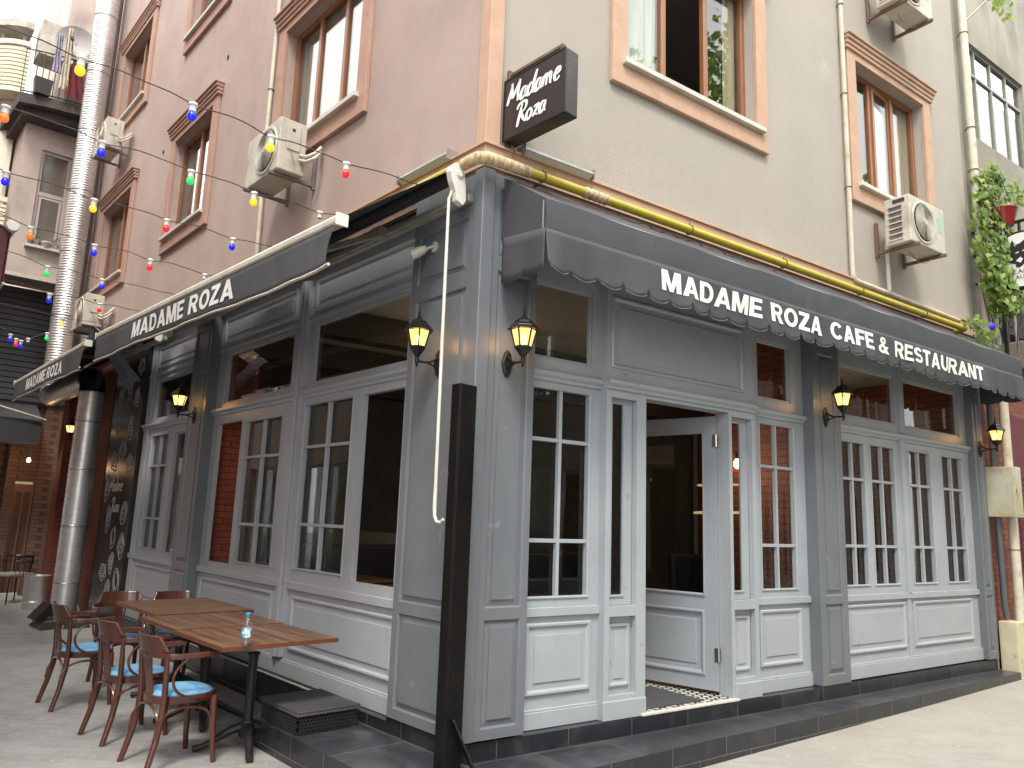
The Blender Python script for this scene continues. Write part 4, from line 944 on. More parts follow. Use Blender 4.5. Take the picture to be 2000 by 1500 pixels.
pipe('downpipe', 'stout cream downpipe between the beige wall and the neighbouring grey house', 'downpipe', [(7.60, .05, 14), (7.60, .05, 7.6), (7.62, .05, 3.9)], .052, OFFW, FR, [(7.60, .05, 8.4), (7.60, .05, 7.0), (7.6, .05, 6.4)])
pipe('drain_pipe', 'thin white drain pipe on the mauve wall beside the middle air conditioner', 'drain pipe', [(3.90, .02, 14), (3.90, .02, 5.35), (3.84, .03, 4.95), (3.80, .03, 4.12)], .024, OFFW, FL, [(3.90, .02, 6.35), (3.90, .02, 8.2)])
pipe('soil_pipe', 'dusty pink soil pipe at the far end of the mauve wall', 'soil pipe', [(11.9, .06, 14), (11.9, .06, 4.1)], .06, mat('dusty_pink_pipe', (.30, .21, .19), .6, col2=(.22, .15, .14), scale=5), FL, [(11.9, .06, 9.3), (11.9, .06, 6.2), (11.9, .06, 12)])
pipe('roof_downpipe', 'stained white downpipe on the brick beside the burgundy door', 'downpipe', [(7.74, .12, 3.9), (7.74, .12, .03)], .055, OFFW, FR, [(7.74, .12, 1.5)])
pipe('service_pipe', 'dark grey service pipe on the red brick under the electric box', 'pipe', [(7.52, .05, 3.9), (7.52, .05, .85), (7.56, .05, .7)], .035, mat('slate_pipe', (.09, .1, .11), .5), FR)
# corrugated steel ducts
def duct(name, label, pts, r, rib=.05):
    pts = [Vector(p) for p in pts]; P = []; R = []
    for a, b in zip(pts, pts[1:]):
        n = max(2, int((b - a).length / (rib / 2)))
        for i in range(n): P.append(a.lerp(b, i / n)); R.append(r + (.0045 if len(P) % 2 else -.003))
    P.append(pts[-1]); R.append(r)
    mb = MB(FL); mb.tube(P, R, 28); return mb.build(name, GALV, smooth=24)
D1 = duct('exhaust_duct', 'lower', [(8.62, .36, .10), (8.62, .36, 3.30)], .168, .07)
mb = MB(FL); E_ = [(8.62, .36, 3.30), (8.64, .36, 3.42), (8.72, .36, 3.50), (8.86, .36, 3.53)]; mb.tube(E_, .175, 24); mb.build('elbow', mat('dark_steel', (.10, .11, .12), .35, .9), D1, smooth=True)
tag(D1, 'shiny ribbed steel duct standing on the street in front of the chalk wall', 'duct')
for z in (.55, 1.35, 2.15, 2.85): MB(FL).tube(arc(8.62, .36, .175, 0, 2 * PI * 23 / 24, 23, lambda a, b: (a, b, z)), .007, 6, closed=True).build('seam_ring', TIN, D1)
D3 = duct('exhaust_duct', 'horizontal', [(8.86, .36, 3.53), (11.35, .36, 3.53)], .175, .06); tag(D3, 'horizontal ribbed steel duct under the farther awning', 'duct')
mb = MB(FL); mb.tube([(11.35, .36, 3.53), (11.42, .36, 3.53)], .19, 24); mb.build('end_collar', GALV, D3, smooth=True)
D2 = duct('exhaust_duct', 'upper', [(11.55, .33, 3.5), (11.55, .33, 15)], .195, .05); tag(D2, 'tall ribbed steel duct climbing the end of the mauve wall to the roof', 'duct')
for z in (5, 6.2, 7.4, 8.6, 9.8, 11): MB(FL).tube(arc(11.55, .33, .203, 0, 2 * PI * 23 / 24, 23, lambda a, b: (a, b, z)), .006, 6, closed=True).build('seam_ring', TIN, D2)
mb = MB(FL); mb.rings([[(8.25, .05, -.12), (9.0, .05, -.12), (9.0, .74, -.12), (8.25, .74, -.12)], [(8.34, .08, .06), (8.9, .08, .06), (8.9, .62, .06), (8.34, .62, .06)]])
o = mb.build('duct_base', mat('black_marble', (.03, .03, .03), .3, col2=(.35, .34, .32), scale=9, fac=(.62, .66)), bevel=.01); tag(o, 'low block of black veined stone under the standing duct', 'plinth')
mb = MB(FL); mb.rings([[(8.45, .60, .06), (8.9, .60, .06), (8.9, .74, .06), (8.45, .74, .06)], [(8.45, .50, .22), (8.9, .50, .22), (8.9, .56, .28), (8.45, .56, .28)]]); o = mb.build('folded_sheet', BLACKMET); tag(o, 'black folded metal sheet leaning at the foot of the standing duct', 'panel')
mb = MB(FL); mb.rings([[(9.55 + .5 * math.cos(a) * s_, .20 + .42 * math.sin(a) * s_ * (1 + .2 * math.sin(3 * a)), z) for a in [k * PI / 9 for k in range(18)]] for s_, z in ((1, -.06), (.8, .02), (.35, .16), (.12, .2))])
o = mb.build('cement_splash', mat('rough_cement', (.34, .32, .28), .95, col2=(.25, .23, .2), scale=8, bump=1, bscale=30), smooth=True); tag(o, 'lump of rough pale cement spilt against the brick behind the duct', 'cement')
tb = thing('metal_tub', 'galvanised cylindrical tub standing by the brick pier', 'tub', FL(10.9, .28, -.05), RZ_L)
mb = MB(FX); mb.lathe([(.0, 0), (.17, 0), (.18, .02), (.19, .50), (.198, .51), (.198, .53), (.185, .53), (.18, .5), (.0, .45)], (0, 0, 0), 24); mb.build('body', GALV, tb, smooth=50)
mb = MB(FX); mb.tube(arc(0, 0, .195, 0, 2 * PI * 23 / 24, 23, lambda a, b: (a, b, .12)), .005, 5, closed=True); mb.build('hoop', GALV, tb)

# ================================================================== WALL LANTERNS
def lantern(loc, rz, label):
    t = thing('wall_lantern', label, 'lantern', loc, rz, 'black wall lanterns with lit amber panes')
    B_ = .19
    mb = MB(FX); mb.rings([[(a, q, b) for a, b in ((0, -.10), (.026, -.075), (.047, -.0), (.026, .075), (0, .10), (-.026, .075), (-.047, 0), (-.026, -.075))] for q in (0, .010)] + [[(a * .72, .018, b * .72) for a, b in ((0, -.10), (.026, -.075), (.047, -.0), (.026, .075), (0, .10), (-.026, .075), (-.047, 0), (-.026, -.075))]]); mb.build('backplate', BLACKMET, t, bevel=.002)
    mb = MB(FX); mb.tube([(0, .012, .045), (0, .035, .02), (0, .08, -.002), (0, .13, -.01), (0, B_, -.01)], [.012, .009, .008, .008, .009], 8)
    mb.tube([(0, .012, -.035), (0, .05, -.022), (0, .1, -.012)], [.009, .007, .006], 8)
    mb.lathe([(.002, -.052), (.009, -.046), (.011, -.038), (.006, -.032), (.014, -.026), (.016, -.01), (.016, .012), (.010, .018), (.018, .024), (.024, .03)], (0, B_, 0), 16); mb.build('arm', BLACKMET, t, smooth=True)
    mb = MB(FX); mb.lathe([(.022, .026), (.030, .040), (.050, .066), (.058, .072), (.060, .080), (.054, .084)], (0, B_, 0), 6, a0=PI / 6)
    zt, zb, rt, rb = .212, .084, .090, .055
    for k in range(6):
        a = PI / 6 + k * PI / 3; mb.tube([(rb * math.cos(a), B_ + rb * math.sin(a), zb), (rt * math.cos(a), B_ + rt * math.sin(a), zt)], .0065, 6)
        b_ = a + PI / 3
        for r, z in ((rb, zb + .004), (rt, zt - .006)): mb.tube([(r * math.cos(a), B_ + r * math.sin(a), z), (r * math.cos(b_), B_ + r * math.sin(b_), z)], .006, 6)
    mb.build('cage', BLACKMET, t)
    mb = MB(FX); mb.lathe([(.112, .203), (.114, .208), (.100, .222), (.096, .226), (.094, .232), (.072, .252), (.066, .254), (.064, .266), (.040, .285), (.022, .292), (.016, .300)], (0, B_, 0), 6, a0=PI / 6); mb.build('roof', BLACKMET, t)
    mb = MB(FX); mb.lathe([(.018, .298), (.008, .306), (.012, .314), (.005, .322), (.009, .330), (.012, .336), (.004, .344), (.007, .352), (.002, .375), (.0005, .385)], (0, B_, 0), 12); mb.build('finial', BLACKMET, t, smooth=True)
    mb = MB(FX); mb.lathe([(rb * .93, zb + .002), (rt * .93, zt - .002)], (0, B_, 0), 6, a0=PI / 6)
    mb.build('glass_pane', PANE, t)
    mb = MB(FX); mb.lathe([(.004, .10), (.016, .115), (.022, .14), (.016, .165), (.004, .18)], (0, B_, 0), 10); mb.build('bulb', emit_mat('lantern_bulb', (1.0, .55, .12), 16), t, smooth=True)
    L_ = bpy.data.lights.new('lantern_glow', 'POINT'); L_.energy = 3.0; L_.color = (1, .55, .2); L_.shadow_soft_size = .06
    lo = bpy.data.objects.new('lantern_glow', L_); COL.objects.link(lo); lo.parent = t; lo.location = (0, -B_, .14)
    return t
PANE = bpy.data.materials.new('amber_pane'); PANE.use_nodes = True
_n, _l = PANE.node_tree.nodes, PANE.node_tree.links; _n.remove(_n['Principled BSDF'])
_e = _n.new('ShaderNodeEmission'); _e.inputs[0].default_value = (1.0, .58, .17, 1); _e.inputs[1].default_value = 1.15
_t = _n.new('ShaderNodeBsdfTransparent'); _t.inputs[0].default_value = (1, .8, .5, 1)
_x = _n.new('ShaderNodeMixShader'); _x.inputs[0].default_value = .78
_l.new(_t.outputs[0], _x.inputs[1]); _l.new(_e.outputs[0], _x.inputs[2]); _l.new(_x.outputs[0], _n['Material Output'].inputs[0])
lantern((.25, .0, 2.70), RZ_R, 'black lantern with amber panes on the corner pilaster nearest the doorway')
lantern((4.065, .0, 2.735), RZ_R, 'black lantern with amber panes on the pilaster between doorway and four barred sashes')
lantern((7.30, .0, 2.69), RZ_R, 'black lantern with amber panes just above the electric box')
lantern(tuple(FL(.43, 0, 2.72)), RZ_L, 'black lantern with amber panes behind the white awning crank rod')
lantern(tuple(FL(5.26, 0, 2.73)), RZ_L, 'black lantern with amber panes on the pilaster above the dining tables')
lantern(tuple(FL(10.6, -.03, 2.75)), RZ_L, 'small distant lantern on the red brick behind the standing duct')

# ================================================================== AIR CONDITIONERS
def ac_unit(loc, rz, label, side):
    t = thing('air_conditioner', label, 'air conditioner', loc, rz, 'outdoor air conditioner units')
    w, d0, d1, h = .75, .14, .42, .53
    mb = MB(FX); mb.box(-w / 2, w / 2, d0, d1, 0, h); mb.build('case', ACW, t, bevel=.012, seg=2)
    cx = -.10 if side == 'R' else .10; q = d1 + .003
    mb = MB(FX); mb.lathe([(.205, 0), (.215, .012), (.235, .012), (.24, 0)], (cx, q - .003, h / 2), 32, 'y')
    for r in [.02 + .016 * i for i in range(12)]: mb.tube(arc(cx, h / 2, r, 0, 2 * PI * 31 / 32, 31, lambda a, b: (a, q + .016 + .012 * (1 - (r / .21) ** 2), b)), .0034, 4, closed=True)
    for k in range(12): a = k * PI / 6; mb.tube([(cx + .02 * math.cos(a), q + .028, h / 2 + .02 * math.sin(a)), (cx + .12 * math.cos(a + .2), q + .024, h / 2 + .12 * math.sin(a + .2)), (cx + .208 * math.cos(a + .4), q + .010, h / 2 + .208 * math.sin(a + .4))], .0025, 4)
    mb.lathe([(.001, .03), (.03, .032), (.032, .026)], (cx, q, h / 2), 16, 'y'); mb.build('fan_grille', ACW, t)
    mb = MB(FX); mb.lathe([(.0, 0), (.204, 0)], (cx, q, h / 2), 32, 'y'); mb.build('fan_opening', mat('fan_dark', (.20, .195, .18), .8), t)
    mb = MB(FX)
    for k in range(5):
        a = k * 2 * PI / 5; mb.add([(cx + r * math.cos(a + s_), q + .004 + .008 * (s_ > .1), h / 2 + r * math.sin(a + s_)) for r, s_ in ((.04, 0), (.19, .1), (.19, .75), (.04, .7))], [(0, 1, 2, 3)])
    mb.build('fan_blade', mat('fan_grey', (.30, .29, .27), .5), t)
    if side == 'R':
        mb = MB(FX); x = -w / 2 - .002
        mb.add([(x, d0 + .05, .05), (x, d1 - .09, .05), (x, d1 - .09, h - .10), (x, d0 + .05, h - .10)], [(0, 1, 2, 3)]); mb.build('side_coil', mat('coil_fins', (.16, .14, .12), .6, col2=(.09, .08, .07), scale=30, stretch=(1, 1, .1)), t)
        mb = MB(FX)
        for k in range(7): z = .05 + (h - .15) * k / 6; mb.box(x - .008, x, d0 + .04, d1 - .08, z - .007, z + .007)
        mb.frame(0, 0, 0, 0, 0, 0, 0) if False else None
        mb.build('side_grille', ACW, t)
        mb = MB(FX); mb.box(-w / 2 - .006, -w / 2 - .001, d0 + .1, d1 - .05, h - .07, h - .03); mb.build('side_handle', mat('slot_dark', (.03, .03, .03), .7), t)
        mb = MB(FX); mb.add([(w / 2 - .16, d1 + .002, h * .42), (w / 2 - .05, d1 + .002, h * .42), (w / 2 - .05, d1 + .002, h * .78), (w / 2 - .16, d1 + .002, h * .78)], [(0, 1, 2, 3)]); mb.build('sticker', mat('turquoise_sticker', (.22, .45, .42), .6, col2=(.45, .5, .46), scale=25), t)
    else:
        mb = MB(FX); x = w / 2
        mb.box(x, x + .012, d0 + .07, d1 - .08, h * .42, h - .05); mb.build('valve_cover', ACW, t, bevel=.004)
        mb = MB(FX); mb.box(x + .0125, x + .015, d0 + .13, d1 - .12, h - .12, h - .09); mb.build('side_handle', mat('slot_dark', (.03, .03, .03), .7), t)
        for dz in (0, .05): mb = MB(FX); mb.tube([(x, d0 + .06, .15 + dz), (x + .08, d0 + .03, .12 + dz), (x + .13, d0 - .03, .16 + dz), (x + .12, d0 - .09, .24 + dz), (x + .02, d0 - .14, .30 + dz)], .016, 8); mb.build('hose', OFFW, t, smooth=True)
        mb = MB(FX); mb.tube([(x + .012, d0 + .15, .20), (x + .05, d0 + .12, .05), (x + .03, d0 + .05, .14)], .005, 5); mb.build('wire', mat('grey_cable', (.22, .2, .18), .6), t)
    for x in (-w / 2 + .09, w / 2 - .09):
        mb = MB(FX); mb.box(x - .018, x + .018, .0, .46, -.035, -.004); mb.box(x - .018, x + .018, -.02, .012, -.06, .34); mb.build('bracket', RUSTY if side == 'R' else mat('dull_bracket', (.20, .19, .17), .6, col2=(.12, .1, .09), scale=6), t, bevel=.002)
    if side == 'R': mb = MB(FX); mb.tube([(-.1 + .04 * i, .25 + .01 * i, -.01 - .11 * math.sin(PI * i / 9)) for i in range(10)], .004, 5); mb.build('wire', mat('grey_cable', (.22, .2, .18), .6), t)
    return t
ac_unit((5.48, 0, 4.70), RZ_R, 'white air conditioner with side louvres under the open-sash brown window', 'R')
ac_unit((5.55, 0, 7.62), RZ_R, 'air conditioner cut off high on the beige wall by the top of the photo', 'R')
ac_unit(tuple(FL(2.97, 0, 4.82)), RZ_L, 'air conditioner nearest the corner on the mauve wall, above the charcoal awning', 'L')
ac_unit(tuple(FL(10.2, 0, 7.70)), RZ_L, 'grimy air conditioner high beside the tall steel duct', 'L')
ac_unit(tuple(FL(9.95, 0, 4.50)), RZ_L, 'grimy air conditioner low beside the tall duct, just above the awnings', 'L')

# ================================================================== FLOODLIGHTS, SPOTLIGHT
def flood(loc, rz, label):
    t = thing('linear_floodlight', label, 'floodlight', loc, rz, 'linear floodlights above the gas pipe')
    mb = MB(FX); mb.rings([[(x, a, b) for a, b in ((0, .02), (0, .075), (.05, .08), (.10, .06), (.105, .035), (.05, .005))] for x in (-.33, .33)]); mb.build('case', mat('dull_floodlight', (.40, .40, .38), .4, .4, col2=(.3, .3, .28), scale=7), t, bevel=.003)
    for x in (-.334, .33): MB(FX).box(x, x + .004, -.0, .108, -.0, .082).build('end_plate', mat('dull_floodlight', (.4, .4, .38), .4), t)
    mb = MB(FX); mb.add([(-.32, .054, .0035), (.32, .054, .0035), (.32, .102, .030), (-.32, .102, .030)], [(0, 1, 2, 3)]); mb.build('lens', mat('frosted_lens', (.55, .56, .54), .25), t)
    return t
flood((.63, -WO, 4.26), RZ_R, 'long grey floodlight above the gas pipe beside the hanging sign')
flood(tuple(FL(.70, WO, 4.26)), RZ_L, 'long grey floodlight on the mauve wall above the folding-arm awning')
sp = thing('spotlight', 'cream swivelling spotlight on the corner pilaster under the awning', 'spotlight', tuple(FL(.55, 0, 3.63)), RZ_L)
mb = MB(FX); mb.lathe([(.04, 0), (.042, .012), (.02, .018)], n=20, axis='y'); mb.build('base', CREAM, sp, smooth=True)
mb = MB(FX); mb.tube([(0, .018, 0), (-.01, .05, -.015), (-.03, .07, -.03)], .012, 8); mb.build('joint', CREAM, sp, smooth=True)
mb = MB(FX); mb.tube([(-.02, .065, -.02), (-.045, .085, -.035), (-.08, .12, -.06), (-.10, .135, -.07)], [.022, .036, .042, .043], 16); mb.build('head', CREAM, sp, smooth=40)

# ================================================================== STREET POST
ps = thing('steel_post', 'tall black steel channel post standing before the building corner with a foot brace', 'post', (-.235, -.215, .12), 0)
mb = MB()
ax, ay = Vector((.0, 1, 0)), Vector((1, 0, 0))
def PF(a, b, z): return FL(0, 0, 0) * 0 + (DL * a - NL * b + Vector((0, 0, z - .12)))
mb = MB(PF)
mb.box(-.05, .035, -.055, .0, .12, 2.46); mb.box(-.062, -.0505, -.052, .075, .12, 2.455); mb.box(-.050, .035, .0005, .062, .12, 2.458); mb.box(.0355, .045, -.03, .074, .12, 2.45)
mb.build('channel', mat('black_lacquer', (.0035, .0035, .0035), .42, .0, spec=.16, col2=(.008, .007, .006), scale=4, bump=.08, bscale=25, stain=((.3, .3, .28), 30, .72, .78, .5)), ps, bevel=.004)
mb = MB(); mb.ribbon([(.0, -.06, .36), (.115, -.09, .12), (.18, -.11, .02)], .012, .05, up=(1, 0, .5)); mb.box(.12, .23, -.15, -.06, .001, .014); mb.build('brace', BLACKMET, ps, bevel=.002)
mb = MB(); mb.box(-.09, .08, -.09, .09, -.02, .014); mb.build('base_plate', BLACKMET, ps)

# ================================================================== DINING TABLES, CHAIRS, BOTTLE
GZ = -.05
def dining_table(u, o, wu, wo, ht, rot, label, wood):
    p = FL(u, o, GZ); t = thing('dining_table', label, 'table', p, RZ_L + rot, 'wooden tables on the street')
    mb = MB(FX); mb.box(-wu / 2, wu / 2, -wo / 2, wo / 2, ht - .028, ht - .0004, 1); mb.add([(-wu / 2 + .002, -wo / 2 + .002, ht), (wu / 2 - .002, -wo / 2 + .002, ht), (wu / 2 - .002, wo / 2 - .002, ht), (-wu / 2 + .002, wo / 2 - .002, ht)], [(0, 1, 2, 3)], 0); mb.build('tabletop', [wood, TABEDGE], t)
    mb = MB(FX); mb.lathe([(.05, .14), (.036, .18), (.032, .22), (.032, .60), (.036, .64), (.05, .66)], n=18); mb.build('column', CASTI, t, smooth=50)
    mb = MB(FX); mb.box(-.22, .22, -.02, .02, ht - .06, ht - .029); mb.box(-.02, .02, -.22, .22, ht - .062, ht - .0295); mb.build('top_bracket', CASTI, t)
    mb = MB(FX); mb.lathe([(.035, .08), (.06, .09), (.065, .16), (.045, .2)], n=16)
    for k in range(4):
        a = PI / 4 * 0 + .35 + k * PI / 2; c, s_ = math.cos(a), math.sin(a)
        mb.tube([(.04 * c, .04 * s_, .155), (.12 * c, .12 * s_, .13), (.22 * c, .22 * s_, .075), (.30 * c, .30 * s_, .035), (.345 * c, .345 * s_, .028), (.36 * c, .36 * s_, .026)], [.042, .036, .028, .024, .028, .020], 10, flat=.8)
    mb.build('foot', CASTI, t, smooth=True)
    return t
TH = .79
dining_table(1.655, .635, .90, .86, TH, 0.015, 'nearest walnut-topped table, with the water bottle on it', TABLEW2)
dining_table(2.55, .62, .84, .86, TH, 0.005, 'middle walnut-topped table of the joined row of three', TABLEW2)
dining_table(3.56, .50, 1.15, .86, TH + .008, 0.01, 'farthest walnut-topped table, its grain running crosswise', TABLEW)

def bent_chair(loc, rz, label, first=None):
    if first: return dup(first, loc, rz, label)
    t = thing('bentwood_armchair', label, 'chair', loc, rz, 'red-brown bentwood armchairs with blue seats')
    # local frame: faces -y side away... front is +y in FX (outward = -y), so use FI with front at +y
    sx = .205; sr = .215
    def seat_ring(k, z, g=1.0):
        a = 2 * PI * k / 32; x = sx * g * math.copysign(abs(math.cos(a)) ** .8, math.cos(a)); y = sr * g * math.copysign(abs(math.sin(a)) ** .8, math.sin(a)); return (x * (1 + .10 * y / sr), y, z)
    mb = MB(); mb.rings([[seat_ring(k, z, g) for k in range(32)] for z, g in ((.405, 1.0), (.450, 1.02), (.453, .97), (.42, .95))], cap1=False); mb.build('seat_frame', CHAIRW, t, smooth=40)
    mb = MB(); mb.rings([[seat_ring(k, z, g) for k in range(32)] for z, g in ((.43, .94), (.458, .955), (.470, .90), (.478, .70), (.480, .3))]); mb.build('seat', SEATB, t, smooth=True)
    for s_ in (-1, 1):   # front legs
        mb = MB(); mb.tube([(s_ * .185, .165, .43), (s_ * .190, .170, .25), (s_ * .197, .178, .10), (s_ * .205, .190, 0)], [.021, .021, .019, .018], 10); mb.build('leg', CHAIRW, t, smooth=True)
    for s_ in (-1, 1):   # rear legs run up to the arm hoop
        mb = MB(); mb.tube([(s_ * .200, -.262, 0), (s_ * .188, -.215, .17), (s_ * .180, -.185, .33), (s_ * .183, -.180, .45), (s_ * .196, -.190, .60), (s_ * .203, -.200, .715)], [.019, .021, .023, .022, .018, .015], 10); mb.build('leg', CHAIRW, t, smooth=True)
    # arm hoop
    pts = [(-.245, .14, .722), (-.262, .05, .720), (-.258, -.06, .718), (-.235, -.155, .718), (-.17, -.215, .72), (-.08, -.245, .722), (0, -.25, .723), (.08, -.245, .722), (.17, -.215, .72), (.235, -.155, .718), (.258, -.06, .718), (.262, .05, .720), (.245, .14, .722)]
    P = []
    for i in range(len(pts) - 1):
        p0, p1, p2, p3 = [Vector(pts[min(max(i + k, 0), len(pts) - 1)]) for k in (-1, 0, 1, 2)]
        for k in range(3):
            q = k / 3; P.append(.5 * (2 * p1 + (p2 - p0) * q + (2 * p0 - 5 * p1 + 4 * p2 - p3) * q * q + (3 * p1 - p0 - 3 * p2 + p3) * q ** 3))
    P.append(Vector(pts[-1])); mb = MB(); mb.ribbon(P, .036, .026); mb.build('armrest', CHAIRW, t, bevel=.007, seg=2)
    # crest board
    mb = MB(); n = 14; rings = []
    for i in range(n + 1):
        a = -1.0 + 2.0 * i / n; x = .215 * math.sin(a) / math.sin(1.0) * .98; y = -.258 + .08 * (1 - math.cos(a)) / (1 - math.cos(1.0)); e = abs(a); zt = .845 - (.0 if e < .72 else (e - .72) * .33); lean = -.028
        rings.append([(x, y + .012, .735), (x, y - .012, .735), (x, y - .012 + lean, zt), (x, y + .012 + lean, zt)])
    mb.rings(rings); mb.build('crest_board', CHAIRW, t, bevel=.006, seg=2)
    # pierced splat made of five slats that meet at head and foot
    mb = MB()
    mb.ribbon([(0, -.250, .74), (0, -.238, .68)], .012, .135, up=(0, 1, 0)); mb.ribbon([(0, -.206, .52), (0, -.200, .43)], .012, .105, up=(0, 1, 0))
    for x in (-.056, -.028, 0, .028, .056): mb.ribbon([(x, -.238, .685), (x * .75, -.222, .60), (x * .72, -.205, .515)], .012, .015, up=(0, 1, 0))
    mb.build('back_splat', CHAIRW, t, bevel=.003)
    # bent braces: arm loops at both sides and arches under the seat
    for s_ in (-1, 1):
        mb = MB(); q = []
        for i in range(15):
            a = PI * .52 + PI * 1.02 * i / 14; q.append((s_ * (.248 - .03 * i / 14), .02 + .17 * math.cos(a) * 1.05, .575 + .135 * math.sin(a)))
        q = [(s_ * .252, .10, .70)] + q + [(s_ * .215, .08, .437)]
        mb.tube(q, .0095, 8); mb.build('arm_brace', CHAIRW, t, smooth=True)
    def arch(p, q, h, r=.0095):
        p, q = Vector(p), Vector(q); out = []
        for i in range(13):
            k = i / 12; a = PI * k; v = p.lerp(q, .5 - .5 * math.cos(a)); v.z = p.z + h * math.sin(a) ** .6; out.append(v)
        mb = MB(); mb.tube(out, r, 8); mb.build('leg_brace', CHAIRW, t, smooth=True)
    for s_ in (-1, 1): arch((s_ * .196, -.225, .205), (s_ * .186, .160, .235), .175)
    arch((-.175, -.205, .24), (.175, -.205, .24), .155); arch((-.178, .168, .23), (.178, .168, .23), .17)
    return t
# chairs on the street side face the wall: local +y must point along -NL
def crot(extra=0): return math.atan2((-NL).x * -1, (-NL).y) + extra
c0 = bent_chair(FL(1.68, 1.14, GZ), crot(.10), 'nearest bentwood armchair with blue seat, cut by the bottom of the photo')
bent_chair(FL(2.50, 1.19, GZ), crot(.12), 'middle of the three blue-seated armchairs along the open street side', c0)
bent_chair(FL(3.72, 1.25, GZ), crot(.05), 'farthest blue-seated armchair along the open street side', c0)
def erot(extra=0): return math.atan2((-DL).x * -1, (-DL).y) + extra
bent_chair(FL(4.30, .80, GZ), erot(-.10), 'blue-seated armchair at the far table end, its splat and back showing', c0)
bent_chair(FL(4.17, .30, GZ), erot(.06), 'armchair at the far table end beside the wall, only its crest showing', c0)

bt = thing('water_bottle', 'small plastic water bottle with blue cap standing on the nearest table', 'bottle', (-1.035, 1.10, GZ + TH), 0)
PET = glass_mat('clear_plastic', (.97, .985, .99), 1.6)
mb = MB(); mb.lathe([(.0, .004), (.024, .0), (.030, .006), (.031, .03), (.029, .036), (.031, .042), (.031, .055), (.0305, .115), (.029, .120), (.031, .126), (.030, .145), (.020, .172), (.0125, .182), (.0125, .192)], n=24); mb.build('body', PET, bt, smooth=50)
mb = MB(); mb.lathe([(.0, .006), (.0285, .008), (.029, .10), (.0285, .108), (.0, .108)], n=20); mb.build('water', glass_mat('water_tint', (.95, .98, .985), .5), bt, smooth=50)
mb = MB(); mb.lathe([(.0315, .057), (.0315, .112)], n=24); lm = mat('bottle_label', (.75, .85, .88), .4, col2=(.05, .35, .62), scale=28, fac=(.48, .52)); mb.rings([]) if False else None
me_ = mb.build('label', lm, bt, smooth=50)
mb = MB(); mb.lathe([(.0, .214), (.0150, .214), (.0160, .211), (.0160, .193), (.0125, .190), (0, .190)], n=20); mb.build('cap', mat('blue_cap', (.02, .30, .60), .4), bt, smooth=50)

# ================================================================== STRING LIGHTS
BULBC = {'y': (1.0, .62, .02), 'b': (.01, .015, .75), 'r': (.85, .02, .03), 'g': (.02, .62, .12), 'o': (1.0, .18, .02), 'w': (.75, .73, .68)}
def bulb_mat(k): return mat('bulb_' + k, BULBC[k], .25, emit=(BULBC[k], .35), coat=.3)
HOLD = mat('lamp_holder', (.78, .77, .74), .45)
CABLE = mat('black_cable', (.05, .045, .045), .6)
def string_light(U, pts, bulbs, label, far=4.6):
    """pts = [(o, z)...] along the cable in the plane U; bulbs = [(o, colour)]"""
    root = thing('string_light', label, 'string light', FL(U, 0, 4.0), RZ_L, 'strings of coloured bulbs across the street')
    pts = sorted(pts); pts = [(.0, pts[0][1] + .02)] + pts + [(far, pts[-1][1] + .35)]
    def Zc(o):
        for (a, p), (b, q) in zip(pts, pts[1:]):
            if o <= b: return p + (q - p) * (o - a) / (b - a)
        return pts[-1][1]
    mb = MB(FX); N_ = 70; P = []
    bo = [b[0] for b in bulbs]
    for i in range(N_ + 1):
        o = far * i / N_; z = Zc(o); sag = 0
        d = min([abs(o - x) for x in bo] + [9]); z += .022 * (1 - math.exp(-(d / .12) ** 2)) * 1.0
        P.append((.012 * math.sin(o * 4 + U), o, z - 4.0 + .004 * math.sin(o * 17 + U)))
    mb.tube(P, .0042, 5); mb.build('cable', CABLE, root)
    for o, k in bulbs:
        z = Zc(o) - 4.0; x = .012 * math.sin(o * 4 + U)
        mb = MB(FX); mb.lathe([(.012, .012), (.026, .008), (.030, -.004), (.024, -.010), (.021, -.014), (.021, -.046), (.015, -.050)], (x, o, z), 14); h = mb.build('bulb_holder', HOLD, root, smooth=40)
        if k == 'w': continue
        mb = MB(FX); mb.lathe([(.014, -.046), (.022, -.056), (.0275, -.070), (.027, -.084), (.020, -.097), (.010, -.103), (.0, -.104)], (x, o, z), 16); mb.build('bulb', bulb_mat(k), h, smooth=True)
    return root
string_light(.60, [(2.82, 4.076), (2.43, 4.085), (1.82, 4.05), (1.31, 4.04), (.76, 4.05), (.23, 4.065)], [(2.435, 'y'), (1.825, 'b'), (1.315, 'y'), (.76, 'r')], 'topmost string of coloured bulbs, ending above the floodlight on the mauve wall')
string_light(1.60, [(2.66, 4.11), (2.08, 4.08), (1.48, 4.07), (.99, 4.065), (.43, 4.075)], [(2.645, 'o'), (2.078, 'b'), (1.483, 'g'), (.994, 'y'), (.434, 'w')], 'second string of bulbs from the top, passing in front of the nearest air conditioner')
string_light(2.60, [(2.5, 4.055), (1.88, 4.03), (1.325, 4.02), (.752, 4.02)], [(2.48, 'b'), (1.88, 'y'), (1.325, 'r'), (.752, 'b')], 'third string of coloured bulbs from the top, with a yellow bulb before the steel duct')
string_light(3.60, [(2.14, 3.995), (1.63, 3.975), (1.14, 3.955), (.62, 3.94)], [(2.134, 'o'), (1.626, 'b'), (1.143, 'r'), (.622, 'w')], 'fourth string of bulbs, its orange bulb before the sill with pots')
string_light(4.80, [(1.78, 4.01), (1.26, 3.995), (.58, 3.975)], [(1.775, 'g'), (1.262, 'b')], 'fifth string of bulbs, one green and one blue, above the farther awning')
string_light(6.0, [(1.52, 4.02), (.99, 4.02), (.55, 4.0)], [(1.52, 'b'), (.99, 'r'), (2.05, 'g')], 'sixth string of bulbs, its red bulb before the low air conditioner')
string_light(7.2, [(1.73, 4.05), (1.14, 4.02)], [(1.14, 'y'), (1.9, 'o')], 'seventh string of bulbs, its yellow bulb before the tall duct')
